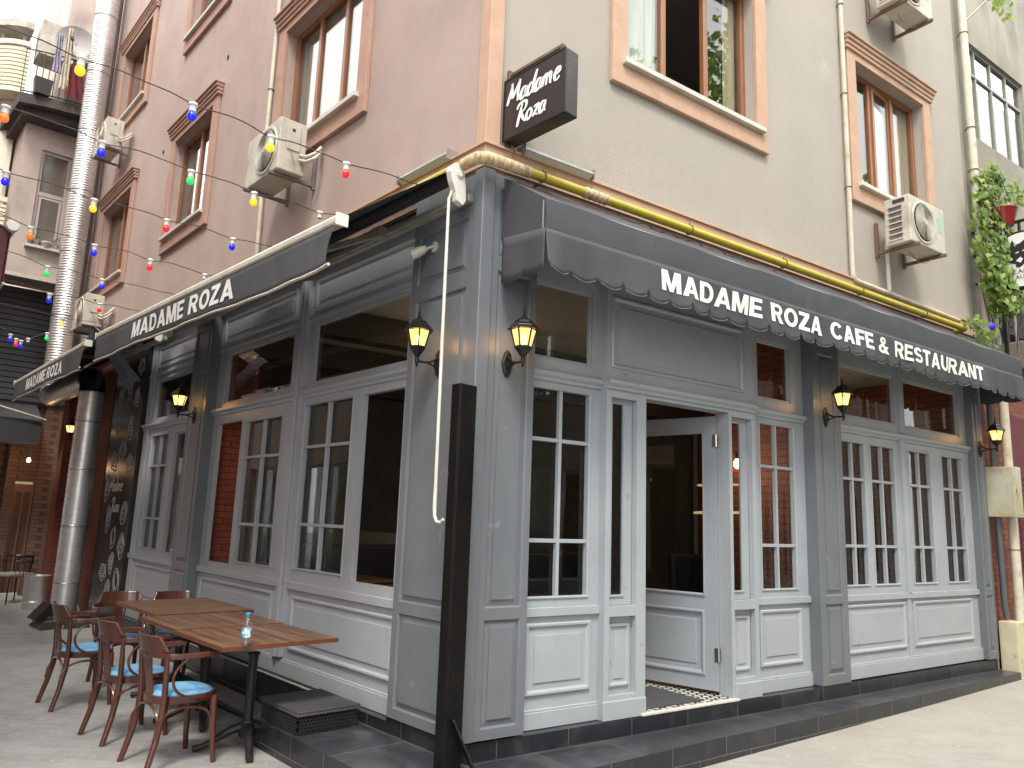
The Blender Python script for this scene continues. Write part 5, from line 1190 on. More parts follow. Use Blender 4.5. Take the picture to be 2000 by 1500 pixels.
string_light(8.4, [(1.63, 4.0), (1.4, 3.85), (1.08, 4.03)], [(1.08, 'g'), (1.514, 'b'), (1.38, 'b'), (1.44, 'r'), (1.30, 'w'), (1.68, 'y')], 'farthest tangled string of bulbs against the dark lean-to roof')

# ================================================================== RIGHT-HAND NEIGHBOUR
NB = thing('grey_neighbour_house', 'neighbouring house of streaked grey cement with an old metal window, behind the vine', 'building', (7.47, 0, 0))
NF = lambda u, o, z: Vector((u - 7.47, -o, z))
mb = MB(NF); holes(mb, 7.47, 14, 3.9, 14, -.055, [(7.95, 9.75, 7.05, 8.5), (7.78, 9.6, 3.95, 4.95)], .14); mb.build('cement_wall', mat('streaked_cement', (.30, .29, .24), .9, col2=(.22, .215, .18), scale=2, bump=.5, bscale=40, stain=((.40, .38, .32), 1.5, .5, .75, .6, (1, 1, .2))), NB, normals=False)
mb = MB(NF); mb.box(7.47, 14, -.4, -.055, -.1, 3.9); mb.build('brick_wall', brick_mat('old_red_brick', (.25, .085, .05), (.18, .06, .04), (.09, .06, .05), .21, .07, .012, 'R', .85, .7), NB)
mb = MB(NF); mb.frame(7.95, 9.75, 7.05, 8.5, .04, -.15, -.10); mb.box(7.99, 9.71, -.15, -.10, 8.05, 8.09)
for u in (8.25, 8.75, 9.25): mb.box(u - .02, u + .02, -.149, -.101, 7.09, 8.05); mb.box(u - .015, u + .015, -.149, -.101, 8.09, 8.46)
w = mb.build('window', mat('old_window_metal', (.32, .33, .29), .5, col2=(.24, .25, .22), scale=6), NB, bevel=.003)
mb = MB(NF); mb.box(8.27, 9.71, -.132, -.126, 7.09, 8.46); mb.box(7.99, 8.23, -.132, -.126, 8.09, 8.46); mb.build('glass', GLASSU, w)
mb = MB(NF); n = 50; mb.add([(8.3 + 1.4 * i / n, -.24 + .02 * math.sin(i * 1.3), z) for i in range(n + 1) for z in (7.08, 8.0)], [(2 * i, 2 * i + 2, 2 * i + 3, 2 * i + 1) for i in range(n)]); mb.build('curtain', mat('dusty_curtain', (.30, .25, .2), .9, col2=(.22, .13, .12), scale=2), w, smooth=True, normals=False)
mb = MB(NF); mb.frame(7.78, 9.6, 3.95, 4.95, .05, -.15, -.10); mb.box(8.6, 8.66, -.149, -.101, 4.0, 4.9); w = mb.build('window', mat('black_frame', (.02, .02, .02), .4), NB)
mb = MB(NF); mb.box(7.83, 9.55, -.13, -.125, 4.0, 4.9); mb.build('glass', GLASSU, w)
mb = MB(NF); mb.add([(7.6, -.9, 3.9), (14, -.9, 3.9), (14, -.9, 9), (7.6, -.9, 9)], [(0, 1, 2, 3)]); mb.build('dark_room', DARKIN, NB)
BURG = mat('burgundy_metal', (.13, .022, .038), .4, col2=(.10, .018, .03), scale=4)
mb = MB(NF); mb.box(8.12, 9.6, -.05, -.02, .02, 3.2)
for k in range(18): mb.box(8.3, 9.5, -.02, -.008, 1.2 + .07 * k, 1.25 + .07 * k)
mb.build('door', BURG, NB, bevel=.003)
mb = MB(NF); mb.box(7.47, 10, -.05, .10, 3.86, 3.92); mb.box(9.7, 14, -.05, .0, 3.2, 3.86); mb.build('canopy_edge', mat('brown_edge', (.12, .09, .06), .7), NB)

eb = thing('electric_box', 'weathered cream metal electric box fixed high on the red brick', 'electric box', (7.44, 0, 1.88))
mb = MB(FX); mb.box(.0, .215, -.03, .285, 0, .60); mb.build('case', mat('peeling_cream', (.52, .51, .42), .5, col2=(.40, .37, .22), scale=3, stain=((.30, .25, .10), 4, .55, .75, .6)), eb, bevel=.006, seg=2)
mb = MB(FX); mb.box(.02, .195, .2855, .290, .03, .57); mb.build('door', mat('peeling_cream', (.52, .51, .42), .5), eb, bevel=.002)
mb = MB(FX); mb.box(.035, .05, .2905, .296, .28, .34); mb.build('handle', TIN, eb)
gb = thing('meter_cabinet', 'cream meter cabinet standing on the step end beside the last pilaster', 'cabinet', (7.47, 0, .04))
mb = MB(FX); mb.box(-.03, .26, .0, .20, 0, .63); mb.build('case', mat('yellowed_cream', (.60, .56, .40), .6, col2=(.48, .44, .30), scale=4, stain=((.2, .17, .1), 8, .62, .8, .3)), gb, bevel=.005)
mb = MB(FX); mb.box(.28, .52, .0, .15, .02, .60); mb.build('side_box', mat('concrete_box', (.30, .27, .2), .8, col2=(.22, .2, .15), scale=5), gb, bevel=.004)
mb = MB(FX); mb.box(-.034, -.0305, .02, .18, .03, .60); mb.build('cover', mat('yellowed_cream', (.6, .56, .4), .6), gb, bevel=.001)

# round wolf sign projecting from the neighbour
wg = thing('round_wolf_sign', 'round white sign with a black wolf head, half hidden by the vine', 'sign', (7.65, 0, 5.05))
WF = lambda a, b, z: Vector((b, -a, z))
cx, R_ = .50, .345
mb = MB(WF); mb.rings([[(cx + R_ * math.cos(k * PI / 20), q, R_ * math.sin(k * PI / 20)) for k in range(40)] for q in (-.04, .04)]); mb.build('disc', mat('sign_disc_white', (.72, .72, .70), .4), wg, smooth=30)
mb = MB(WF); mb.tube([(cx + R_ * math.cos(k * PI / 20), 0, R_ * math.sin(k * PI / 20)) for k in range(40)], .04, 8, closed=True); mb.box(-.05, cx - R_ + .01, -.012, .012, .18, .21); mb.box(-.05, cx - R_ + .01, -.012, .012, -.2, -.17); mb.box(cx - .012, cx + .012, -.02, .02, R_, R_ + .16); mb.box(-.05, cx + .3, -.02, .02, R_ + .15, R_ + .18); mb.build('rim', BLACKMET, wg)
wolf = [(-.02, .27), (.02, .20), (.07, .21), (.13, .25), (.14, .17), (.17, .10), (.16, .02), (.12, -.02), (.09, -.07), (.04, -.10), (.0, -.085), (.01, -.05), (-.04, -.03), (-.09, .00), (-.07, .05), (-.10, .09), (-.06, .14), (-.05, .2)]
mb = MB(WF); mb.rings([[(cx - .06 + a, q, b) for a, b in wolf] for q in (-.0405, -.046)]); mb.build('wolf_emblem', mat('emblem_black', (.012, .012, .012), .5), wg)
mb = MB(WF)
for pg in ([(-.0, .09), (.05, .11), (.04, .085)], [(.08, .10), (.12, .12), (.12, .095)], [(.01, -.01), (.06, .03), (.09, .0), (.06, -.045)], [(-.05, .05), (-.02, .02), (-.05, .0)], [(.005, .19), (.02, .175), (0, .23)]): mb.rings([[(cx - .06 + a, q, b) for a, b in pg] for q in (-.0465, -.049)])
mb.build('wolf_face_marks', mat('sign_disc_white', (.72, .72, .70), .4), wg)
mb = MB(WF)
for tx, a0, w_, z0, h_ in (('CAFE', -.105, .21, -.175, .05), ('RESTAURANT', -.235, .47, -.245, .05)):
    verts, faces = text_mesh(tx, .0); mb.add([(cx + (a0 + x * w_), -.047, z0 + y * h_) for x, y in verts], faces)
mb.build('lettering', mat('emblem_black', (.012, .012, .012), .5), wg, normals=False)

# hanging red pot
pt = thing('red_plant_pot', 'glossy red hanging plant pot among the vine leaves above the round sign', 'plant pot', (7.60, -.35, 5.52))
mb = MB(FX); mb.lathe([(.0, 0), (.11, 0), (.16, .20), (.17, .22), (.16, .23), (.14, .2), (0, .18)], n=24); mb.build('pot', mat('red_glaze', (.22, .015, .015), .25, coat=.4), pt, smooth=50)
mb = MB(FX)
for a in (0, 2.1, 4.2): mb.tube([(.16 * math.cos(a), .16 * math.sin(a), .22), (0, 0, .7)], .004, 5)
mb.tube([(0, 0, .7), (0, -.36, .74)], .006, 5); mb.build('hanger', BLACKMET, pt)

# ================================================================== LEAVES
LEAF = []
for k, c in enumerate(((.15, .25, .055), (.22, .33, .08), (.31, .41, .13), (.09, .17, .04))):
    m_ = mat('vine_leaf_%s' % 'abcd'[k], c, .5, col2=tuple(x * .75 for x in c), scale=20, spec=.4)
    b_ = m_.node_tree.nodes['Principled BSDF']; tn = m_.node_tree.nodes.new('ShaderNodeBsdfTranslucent'); tn.inputs[0].default_value = (c[0] * 1.9, c[1] * 1.7, c[2], 1)
    mx_ = m_.node_tree.nodes.new('ShaderNodeMixShader'); mx_.inputs[0].default_value = .38
    m_.node_tree.links.new(b_.outputs[0], mx_.inputs[1]); m_.node_tree.links.new(tn.outputs[0], mx_.inputs[2]); m_.node_tree.links.new(mx_.outputs[0], m_.node_tree.nodes['Material Output'].inputs[0])
    LEAF.append(m_)
def leaf(mb, p, nrm, size, rng, m):
    nrm = Vector(nrm).normalized(); d = Vector((rng.uniform(-.5, .5), rng.uniform(-.5, .5), -1)); d = (d - nrm * d.dot(nrm)).normalized(); s_ = nrm.cross(d)
    sh = [(0, -.12), (.32, -.28), (.56, -.05), (.46, .22), (.50, .42), (.24, .55), (0, 1.0), (-.24, .55), (-.50, .42), (-.46, .22), (-.56, -.05), (-.32, -.28)]
    p = Vector(p); vs = [tuple(p + nrm * size * .0 )] + [tuple(p + (s_ * a + d * b) * size + nrm * size * (.18 * abs(a) - .12 * b * b)) for a, b in sh]
    n = len(sh); mb.add(vs, [(0, 1 + i, 1 + (i + 1) % n) for i in range(n)], m)
vine = thing('climbing_vine', 'bright green climbing vine hanging beside the downpipe and round wolf sign', 'vine', (7.6, -.1, 3.9))
rng = random.Random(21); off = Vector((7.6, -.1, 3.9))
mb = MB(lambda x, y, z: Vector((x, y, z)) - off)
# centre line of the foliage mass (u, o, z, spread)
line = [(7.68, .16, 6.28, .14), (7.62, .22, 6.0, .26), (7.5, .24, 5.75, .30), (7.42, .25, 5.45, .28), (7.40, .26, 5.15, .25), (7.42, .27, 4.9, .24), (7.48, .27, 4.7, .24), (7.60, .28, 4.52, .20)]
stems = MB(lambda x, y, z: Vector((x, y, z)) - off)
for u, o, z, sp_ in line:
    for i in range(120):
        a = rng.uniform(0, 2 * PI); r = sp_ * math.sqrt(rng.random()) * 1.1
        p = (u + r * math.cos(a) * .95, -(o + rng.uniform(-.13, .15)), z + r * math.sin(a) * .8 + rng.uniform(-.08, .08))
        leaf(mb, p, (rng.uniform(-1.0, .3), -1 + rng.uniform(-.4, .4), rng.uniform(-.1, .9)), rng.uniform(.03, .095), rng, rng.choice((0, 0, 1, 1, 2, 2, 3, 3)))
for cu, co, cz, n_, sp_ in ((8.1, .30, 6.12, 70, .26), (8.5, .3, 6.15, 60, .22), (7.9, .34, 4.62, 60, .2), (8.15, .36, 4.75, 45, .16), (8.3, .36, 4.95, 30, .14), (7.72, .3, 5.35, 30, .18), (6.95, .22, 4.16, 46, .15), (7.10, .22, 3.98, 46, .16), (7.25, .2, 4.1, 22, .12), (8.0, .42, 5.55, 6, .1)):
    for i in range(n_):
        a = rng.uniform(0, 2 * PI); r = sp_ * math.sqrt(rng.random())
        leaf(mb, (cu + r * math.cos(a) * 1.3, -(co + rng.uniform(-.08, .08)), cz + r * math.sin(a) * .75), (rng.uniform(-1.0, .3), -1, rng.uniform(-.1, .9)), rng.uniform(.035, .07), rng, rng.choice((0, 1, 2, 2, 3)))
mb.build('leaves', LEAF, vine, normals=False)
for k in range(5): stems.tube([(7.66 + .05 * k - .12 * math.sin(i * .5 + k), -(.08 + .05 * k + .04 * math.sin(i + k)), 3.75 + .27 * i) for i in range(10)], .008, 5)
stems.tube([(7.5, -.2, 6.1), (8.0, -.3, 6.2), (8.6, -.3, 6.25)], .006, 5); stems.tube([(7.6, -.2, 4.5), (7.3, -.2, 4.2), (6.9, -.18, 4.1)], .006, 5)
stems.build('stem', mat('woody_stem', (.14, .10, .06), .8), vine)
mb = MB(lambda x, y, z: Vector((x, y, z)) - off)
mb.lathe([(.0, 0), (.035, .02), (.05, .05)], (7.05, -.38, 4.12), 12, 'y'); mb.build('blue_flower', mat('morning_glory', (.04, .03, .65), .6), vine)
# spray of leaves on a wire high by the downpipe
spray = thing('leafy_tendril', 'small sprig of bright leaves on a wire at the very top beside the downpipe', 'tendril', (8.1, -.35, 8.75)); off2 = Vector((8.1, -.35, 8.75))
mb = MB(lambda x, y, z: Vector((x, y, z)) - off2)
for i in range(46): leaf(mb, (8.12 + rng.uniform(-.30, .30), -.35 + rng.uniform(-.08, .08), 8.86 + rng.uniform(-.12, .16)), (rng.uniform(-.8, .3), -1, rng.uniform(-.6, .5)), rng.uniform(.05, .08), rng, rng.choice((1, 2, 2)))
mb.build('leaves', LEAF, spray, normals=False)
mb = MB(lambda x, y, z: Vector((x, y, z)) - off2); mb.tube([(7.66, -.08, 8.62), (7.9, -.3, 8.95), (8.3, -.6, 9.3)], .010, 6); mb.tube([(8.1, -.35, 8.85), (8.9, -.45, 9.3)], .006, 5); mb.build('wire', TIN, spray)

# ================================================================== FAR END OF THE STREET (beyond the mauve wall)
UW = 13.0
hb = thing('brick_and_render_house', 'house with brick ground floor and dark balcony beyond the mauve wall', 'building', FL(UW, 0, 0), RZ_L)
HF = lambda o, d, z: Vector((-d, -o, z))     # o across the street, d deeper beyond UW
WALLB = mat('dingy_render', (.54, .46, .41), .9, col2=(.43, .37, .33), scale=1.3, bump=.5, stain=((.26, .21, .19), 1.2, .55, .8, .6, (1, 1, .4)))
mb = MB(HF)
def face_w(mb, o0, o1, z0, z1, hs, d=0, depth=.15, m=0):
    fr0 = mb.fr; mb.fr = lambda u, o, z: HF(u, d - o, z); holes(mb, o0, o1, z0, z1, 0, hs, depth, m); mb.fr = fr0
face_w(mb, -1.0, 1.17, 5.75, 9.3, [(.30, .84, 6.62, 8.60)])
mb.add([(1.17, 0, 5.75), (1.17, 5, 5.75), (1.17, 5, 9.3), (1.17, 0, 9.3)], [(0, 1, 2, 3)])
face_w(mb, -1.0, .6, 9.3, 16, [(.0, .45, 9.4, 11.2)], d=.9)
mb.add([(.6, .9, 9.3), (.6, 5, 9.3), (.6, 5, 16), (.6, .9, 16)], [(0, 1, 2, 3)])
mb.build('render_wall', WALLB, hb, normals=False)
mb = MB(HF); mb.box(-1, .12, -.0, .3, -.1, 5.75); mb.box(.46, .62, .0, .3, -.1, 5.0); mb.box(.12, .46, 0.05, .3, 2.05, 5.0); mb.box(.62, 2.2, .25, .4, -.1, 3.2)
mb.build('brick_wall', brick_mat('far_brown_brick', (.17, .09, .06), (.12, .065, .045), (.06, .045, .035), .22, .075, .012, 'N', .85, .5), hb)
mb = MB(HF); mb.box(.13, .45, .14, .18, 0, 2.0, 0); mb.box(.13, .17, .10, .14, 0, 2.0, 1); mb.box(.41, .45, .10, .14, 0, 2.0, 1); mb.box(.17, .41, .10, .14, 1.85, 2.0, 1); mb.box(.28, .31, .10, .14, 0, 1.85, 1)
mb.build('door', [mat('brown_door', (.16, .075, .04), .5, col2=(.11, .05, .03), scale=6, stretch=(1, 1, .2)), mat('tan_door_frame', (.22, .12, .07), .6)], hb)
mb = MB(HF); mb.frame(.30, .84, 6.62, 8.60, 0, .05, .10, 0, (.06,) * 4)
mb.box(.36, .78, .05, .10, 7.66, 7.74); mb.frame(.37, .77, 6.70, 7.64, .045, .035, .06)
w = mb.build('window', mat('pinkish_frame', (.42, .36, .36), .5), hb, bevel=.004)
mb = MB(HF); mb.box(.36, .78, .07, .075, 6.68, 8.54); mb.build('glass', GLASSU, w)
mb = MB(HF); mb.box(.30, .84, .3, .32, 6.6, 8.6); mb.build('blind', mat('reflection_tint_blind', (.66, .58, .52), .8), w)
mb = MB(HF); mb.box(.26, .90, -.12, .03, 6.55, 6.60); mb.build('sill', MARBLE, w)
mb = MB(HF); mb.rings([[(o, -.75 + .3 * max(0, o) ** 2 * .5, z) for o in (-.6, 0, .5, 1.0, 1.4)] + [(o, 3.0, z) for o in (1.55, -.6)] for z in (9.22, 9.42)]); mb.rings([[(o, -.55 + .3 * max(0, o) ** 2 * .5, z) for o in (-.6, 0, .5, 1.0, 1.3)] + [(o, 3.0, z) for o in (1.42, -.6)] for z in (9.05, 9.22)])
bal = mb.build('balcony_slab', mat('soot_black_concrete', (.045, .04, .04), .9, col2=(.08, .07, .065), scale=5), hb)
mb = MB(HF); P = [(o, -.72 + .15 * max(0, o) ** 2, 0) for o in [x * .1 for x in range(-5, 15)]]
for a, b, c in P: mb.tube([(a, b, 9.42), (a, b, 10.35)], .008, 5)
for z in (9.47, 10.35): mb.tube([(a, b, z) for a, b, c in P], .014, 6)
mb.build('railing', BLACKMET, bal)
mb = MB(HF); mb.box(.02, .43, 1.0, 1.02, 9.42, 11.18); mb.build('balcony_door', mat('dark_balcony_door', (.09, .07, .065), .6, col2=(.16, .13, .12), scale=3), hb)
mb = MB(HF); mb.box(.50, 1.12, .3, .9, 10.75, 11.5); mb.build('upper_parapet', mat('peeling_white', (.55, .53, .47), .9, col2=(.35, .32, .28), scale=4), hb)
def cloth(o0, o1, z0, z1, m_, label, d=-.8):
    mb = MB(HF); n = 10; vs = []
    for i in range(n + 1):
        for k in range(6): t = k / 5; w_ = .65 + .35 * t; c = (o0 + o1) / 2; vs.append((c + (o0 + (o1 - o0) * i / n - c) * w_, d + .03 * math.sin(i * 1.5 + k), z1 + (z0 - z1) * t))
    mb.add(vs, [(6 * i + k, 6 * i + 6 + k, 6 * i + 7 + k, 6 * i + 1 + k) for i in range(n) for k in range(5)])
    o = mb.build('hanging_cloth', m_, smooth=60, normals=False); o.matrix_world = hb.matrix_basis if False else Matrix.Translation(FL(UW, 0, 0)) @ Matrix.Rotation(RZ_L, 4, 'Z')
    tag(o, label, 'laundry', 'laundry on the dark balcony')
cloth(.42, .74, 9.5, 10.2, mat('wine_cloth', (.13, .02, .03), .9), 'wine-red cloth hanging on the dark balcony railing')
cloth(.70, .85, 9.6, 10.9, mat('cream_cloth', (.55, .50, .38), .9), 'cream cloth hanging highest on the dark balcony')
cloth(.86, 1.0, 9.9, 10.7, mat('lilac_cloth', (.35, .32, .42), .9), 'lilac cloth hanging beside the cream one on the dark balcony')
mb = MB(HF); mb.rings([[(.95, -.66, 9.43), (1.2, -.66, 9.43), (1.2, -.5, 9.43), (.95, -.5, 9.43)], [(.92, -.68, 9.75), (1.23, -.68, 9.75), (1.23, -.48, 9.75), (.92, -.48, 9.75)]])
o = mb.build('storage_crate', mat('black_plastic', (.018, .018, .02), .5)); o.matrix_world = Matrix.Translation(FL(UW, 0, 0)) @ Matrix.Rotation(RZ_L, 4, 'Z'); tag(o, 'black plastic crate standing on the dark balcony', 'crate')
# sill pots
for k, (o_, r, h_, c, lb) in enumerate(((.82, .05, .10, (.12, .14, .10), 'small dark pot of greenery at the outer end of the sill'), (.70, .06, .12, (.2, .18, .16), 'grey pot with a bushy plant on the window sill'), (.55, .11, .11, (.42, .38, .32), 'wide pale bowl in the middle of the window sill'), (.38, .05, .12, (.25, .23, .24), 'narrow grey jug on the window sill nearest the duct'))):
    t = thing('sill_pot', lb, 'pot', FL(UW - .06, o_, 6.60), RZ_L, 'pots on the window sill')
    mb = MB(); mb.lathe([(0, 0), (r * .7, 0), (r, h_ * .8), (r * .9, h_), (r * .8, h_ * .8), (0, h_ * .7)], n=14); mb.build('pot', mat('pot_%s' % 'abcd'[k], c, .6), t, smooth=True)
    if k != 2:
        mb = MB(); [leaf(mb, (rng.uniform(-.05, .05), rng.uniform(-.05, .05), h_ + rng.uniform(0, .14)), (rng.uniform(-1, 1), -1, .4), .035, rng, rng.choice((0, 3))) for _ in range(22)]; mb.build('plant', LEAF, t, normals=False)
# dark lean-to roof and shutters above the far doorway
lt = thing('lean_to_canopy', 'dark corrugated lean-to canopy with a pale front edge across the far doorway', 'canopy', FL(UW, 0, 0), RZ_L)
DK = mat('dark_corrugated', (.04, .042, .046), .5, col2=(.065, .068, .075), scale=3)
mb = MB(HF)
for k in range(20): mb.box(-.2, 3.0, -.06, -.02, 3.55 + .108 * k, 3.64 + .108 * k)
mb.box(-.2, 3.0, -.02, .0, 3.5, 5.72); mb.build('shutter_wall', DK, lt)
mb = MB(HF); mb.rings([[(-.2, -.9, 5.74), (3.2, -.9, 5.66), (3.2, 0, 5.9), (-.2, 0, 5.95)], [(-.2, -.9, 5.78), (3.2, -.9, 5.70), (3.2, 0, 5.94), (-.2, 0, 5.99)]]); mb.build('roof_sheet', DK, lt)
mb = MB(HF); mb.box(-.1, 3.2, -.94, -.9, 5.70, 5.77)
mb.build('front_edge', CREAM, lt)
mb = MB(HF); [mb.box(x, x + .05, -.85, -.80, 3.4, 5.74) for x in (.2, 1.3, 2.4)]; mb.tube([(-.1, -.8, 4.6), (3, -.8, 4.9)], .02, 6); mb.build('strut', BLACKMET, lt)
# low black awning with two lit bulbs
la = thing('black_box_awning', 'low black box awning lit from beneath over the far brown doorway', 'awning', FL(UW, 0, 0), RZ_L)
mb = MB(HF); mb.rings([[(o, -.02, 3.5), (o, -.75, 3.15), (o, -.78, 2.72), (o, -.02, 2.72)] for o in (.30, 2.4)]); mb.build('cover', FABRICD, la)
mb = MB(HF); mb.tube([(.25, -.80, 3.16), (1.3, -.84, 3.40), (2.4, -.85, 3.62)], .018, 8); mb.build('front_bar', CREAM, la)
for o_ in (.42, .95):
    b_ = thing('hanging_bulb', 'warm bare bulb under the low black awning, nearer the %s' % ('brick pier' if o_ < .5 else 'street middle'), 'bulb', FL(UW - .72, o_, 2.42), RZ_L, 'warm bulbs under the low black awning')
    mb = MB(); mb.lathe([(0, -.05), (.03, -.03), (.035, 0), (.015, .04)], n=12); mb.build('glass_bulb', emit_mat('warm_bulb_far', (1, .62, .25), 6), b_, smooth=True)
    mb = MB(); mb.tube([(0, 0, .03), (0, 0, .3)], .01, 5); mb.build('flex', BLACKMET, b_)
L_ = bpy.data.lights.new('far_glow', 'POINT'); L_.energy = 2.5; L_.color = (1, .6, .3); lo = bpy.data.objects.new('far_glow', L_); COL.objects.link(lo); lo.location = FL(UW - .6, .5, 2.35)
mb = MB(FL); mb.lathe([(0, 0), (.10, 0), (.10, .30), (0, .30)], (12.6, .42, 2.95), 18); o = mb.build('heater_drum', mat('pale_drum', (.40, .38, .36), .5), smooth=40); tag(o, 'pale drum lamp hanging beside the low black awning', 'drum')
# old chair with grey cushion at the far left edge
oc = thing('metal_armchair', 'dark curved-back metal armchair with a grey cushion before the far brick pier', 'chair', FL(11.95, .45, GZ), RZ_L + .4)
for x in (-.22, .22):
    for y in (-.2, .2): MB().tube([(x, y, .45), (x * 1.12, y * 1.12, 0)], .012, 6).build('leg', BLACKMET, oc)
mb = MB(); mb.box(-.24, .24, -.23, .23, .44, .50); mb.build('cushion', mat('grey_cushion', (.24, .23, .22), .9), oc, bevel=.02, seg=2)
mb = MB(); q = [(.27 * math.cos(a), .27 * math.sin(a), .0) for a in [PI * -.15 + PI * 1.3 * i / 16 for i in range(17)]]
mb.tube([(x, y, .78) for x, y, z in q], .013, 6); mb.tube([(x, y, .68) for x, y, z in q], .008, 6)
for x, y, z in q[::1]: mb.tube([(x * .88, y * .88, .46), (x, y, .78)], .006, 5)
mb.build('back_hoop', BLACKMET, oc)
# curved house with ribbed balconies
cvh = thing('curved_balcony_house', 'cream house with curved ribbed balconies rising against the sky', 'building', FL(13.6, 1.2, 0), RZ_L)
CRM = mat('cream_masonry', (.76, .73, .62), .85, col2=(.66, .62, .5), scale=3)
def cpath(g, n=14): return [(.02 + (1.25 + g) * math.sin(a), 3.4 - (3.4 + g) * math.cos(a)) for a in [PI / 2 * i / n for i in range(n + 1)]]   # (across, deeper)
CF = lambda o, d, z: Vector((-d, -o, z))
def band(mb, g0, g1, z0, z1, m=0):
    a, b = cpath(g0), cpath(g1); mb.rings([[(*p, z0), (*q, z0), (*q, z1), (*p, z1)] for p, q in zip(a, b)], m)
mb = MB(CF); band(mb, -.8, -.45, 0, 11.3); mb.build('wall', CRM, cvh)
for zz, nm in ((9.9, 0), (6.5, 1), (3.2, 1)):
    mb = MB(CF); band(mb, -.4, .02, zz, zz + .10); band(mb, -.02, .06, zz + 1.02, zz + 1.12); fbk = mb.build('balcony', CRM, cvh)
    mb = MB(CF)
    for k in range(10): band(mb, -.03, .03, zz + .12 + .088 * k, zz + .12 + .088 * k + .06)
    mb.build('ribbed_front', mat('ribbed_cream', (.72, .67, .50), .7), fbk)
mb = MB(CF); band(mb, -.6, .10, 11.3, 11.45); mb.build('parapet', mat('peeling_white', (.55, .53, .47), .9), cvh)
mb = MB(CF)
for z in (7.8, 11.0):
    for k in range(3): MB(CF).box(.1 + .35 * k, .16 + .35 * k, .3 + .25 * k, .36 + .25 * k, z - .3, z + .6).build('window_post', mat('white_post', (.7, .7, .66), .6), cvh)
pass
# tall pale block behind, dish
tb_ = thing('pale_apartment_block', 'pale tan apartment block glimpsed at the very top beside the duct', 'building', FL(18, -1, 0), RZ_L)
mb = MB(CF); mb.box(-2.5, .95, 0, 5, 0, 21); mb.build('wall', mat('pale_tan', (.62, .52, .38), .9, col2=(.55, .45, .32), scale=1), tb_)
mb = MB(CF); [mb.box(.3, .8, -.25, 0, z, z + .12) for z in (13, 15.5, 18)]; mb.build('balcony', mat('tan_trim', (.5, .36, .26), .8), tb_)
ds = thing('satellite_dish', 'round pale satellite dish fixed beside the tall steel duct', 'satellite dish', FL(12.35, .66, 10.72), RZ_L + 1.25)
mb = MB(); mb.lathe([(0, .07), (.12, .06), (.24, .02), (.34, -.04), (.345, -.035), (.24, .035), (.12, .075), (0, .085)], (0, 0, 0), 28, 'y'); d0 = mb.build('dish', mat('dish_grey', (.42, .40, .40), .6), ds, smooth=True)
mb = MB(); mb.tube([(0, -.0, -.33), (0, -.35, -.12)], .008, 6); mb.lathe([(.03, 0), (.03, .08)], (0, -.38, -.12), 10, 'y'); mb.tube([(0, .08, 0), (.2, .15, -.3), (.45, .2, -.35)], .02, 6); mb.build('arm', BLACKMET, ds)

# burgundy awning reaching out from the opposite side
oa = thing('burgundy_awning', 'burgundy awning with cream end cap reaching in from the opposite side', 'awning', FL(5.0, 0, 0), RZ_L)
OF_ = lambda o, d, z: Vector((-d, -o, z))
mb = MB(OF_)
mb.rings([[(2.12, d, 4.36), (4.7, d, 5.05), (4.7, d, 5.06), (2.12, d, 4.375)] for d in (.02, 4.5)]); mb.rings([[(2.10, d, 4.36), (2.10, d, 3.80), (2.108, d, 3.80), (2.108, d, 4.36)] for d in (.02, 4.5)])
mb.add([(2.12, .03, 4.36), (4.7, .03, 5.05), (4.7, .03, 4.2), (2.12, .03, 3.80)], [(0, 1, 2, 3)])
mb.build('cover', mat('burgundy_cloth', (.10, .018, .030), .7, col2=(.08, .015, .025), scale=3), oa)
mb = MB(OF_); mb.tube([(2.10, -.02, 4.40), (2.10, 4.5, 4.40)], .05, 14); mb.tube([(2.10, .0, 3.80), (2.10, 4.5, 3.80)], .014, 8); mb.build('front_bar', CREAM, oa, smooth=40)
mb = MB(OF_); mb.lathe([(.055, -.05), (.06, -.04), (.06, .02)], (2.10, 0, 4.40), 16, 'y'); mb.ribbon([(2.14, .06, 4.36), (2.6, .1, 4.25), (4.6, .3, 4.4)], .06, .03); mb.build('end_cap', WHITEP, oa, smooth=40)

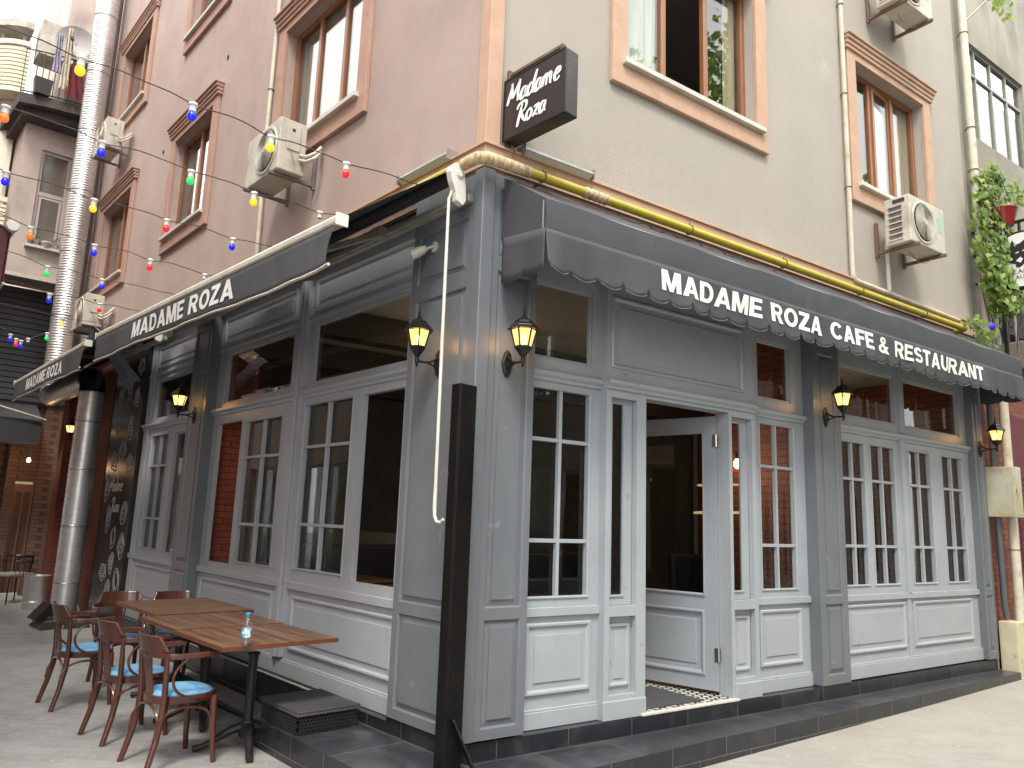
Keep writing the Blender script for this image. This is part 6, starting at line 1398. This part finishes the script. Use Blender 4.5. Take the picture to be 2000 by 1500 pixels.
# ================================================================== ACROSS THE STREETS (seen only as reflections and shade)
def facade_house(name, label, loc, rz, w, h, col, col2, floors):
    t = thing(name, label, 'building', loc, rz)
    mb = MB(); hs = []
    for f in range(floors):
        for k in range(int(w // 2.4)): x = 1.0 + 2.4 * k; hs.append((x, x + 1.2, 4.6 + 3.1 * f, 6.3 + 3.1 * f))
    mb.fr = lambda u, o, z: Vector((u, -o, z)); holes(mb, 0, w, -.3, h, 0, hs + [(1 + 3.2 * k, 3.4 + 3.2 * k, .3, 2.9) for k in range(int((w - 1) // 3.2))], .2)
    mb.add([(0, 0, -.3), (0, -6, -.3), (0, -6, h), (0, 0, h), (w, 0, -.3), (w, -6, -.3), (w, -6, h), (w, 0, h)], [(0, 1, 2, 3), (4, 5, 6, 7), (2, 6, 7, 3)])
    mb.build('wall', mat(name + '_render', col, .9, col2=col2, scale=1.2), t, normals=False)
    for a, b, c, d in hs + [(1 + 3.2 * k, 3.4 + 3.2 * k, .3, 2.9) for k in range(int((w - 1) // 3.2))]:
        mb = MB(FX); mb.frame(a, b, c, d, .06, -.18, -.12); mb.box((a + b) / 2 - .03, (a + b) / 2 + .03, -.18, -.12, c, d); mb.box(a, b, -.16, -.155, c, d, 1); mb.box(a, b, -.4, -.39, c, d, 2); mb.build('window', [WHITEP, GLASSU, DARKIN], t)
    return t
q = FL(-2, 5.6, 0); facade_house('rose_house_opposite', 'rose rendered house across the narrow side street', (q.x, q.y, -.05), ANG, 28, 12.5, (.56, .43, .38), (.48, .37, .32), 2)
facade_house('cream_house_at_street_end', 'cream rendered house closing the far end of the wider street', (24.0, 8.0, .1), -PI / 2, 17, 13.5, (.40, .37, .31), (.34, .31, .26), 3)
facade_house('grey_house_opposite', 'tall grey rendered house across the street from the open door', (23.9, -9.5, 0), PI, 28, 10.5, (.30, .29, .27), (.24, .23, .21), 2)
# street tree whose crown is mirrored in the upper panes
tr = thing('street_tree', 'tall leafy street tree standing across from the four barred sashes', 'tree', (11.5, -6.9, .05))
mb = MB(); mb.tube([(0, 0, -.1), (.05, 0, 2.5), (-.1, .1, 5.0), (.1, .0, 8), (.3, .1, 11.5)], [.24, .2, .17, .12, .05], 10)
limbs = []
for k in range(16):
    a = k * 2.4; z = 5.2 + .45 * k; q = 2.6 - .08 * k; e = (q * math.cos(a), q * .75 * math.sin(a), z + 1.0); limbs.append(e); mb.tube([(0, 0, z), (e[0] * .5, e[1] * .5, z + .5), e], [.07, .05, .02], 6)
mb.build('trunk', mat('bark', (.10, .08, .06), .9, col2=(.06, .05, .04), scale=12, bump=.8), tr)
mb = MB()
for e in limbs + [(.3, .1, 12.6), (0, .6, 10.5), (.5, -.5, 9.2)]:
    for i in range(210):
        v = Vector((rng.gauss(0, .62), rng.gauss(0, .6), rng.gauss(0, .45))); leaf(mb, Vector(e) + v, (rng.uniform(-1, 1), rng.uniform(-1, 1), rng.uniform(0, 1)), rng.uniform(.11, .20), rng, rng.choice((0, 1, 2, 3)))
mb.build('crown', LEAF, tr, normals=False)
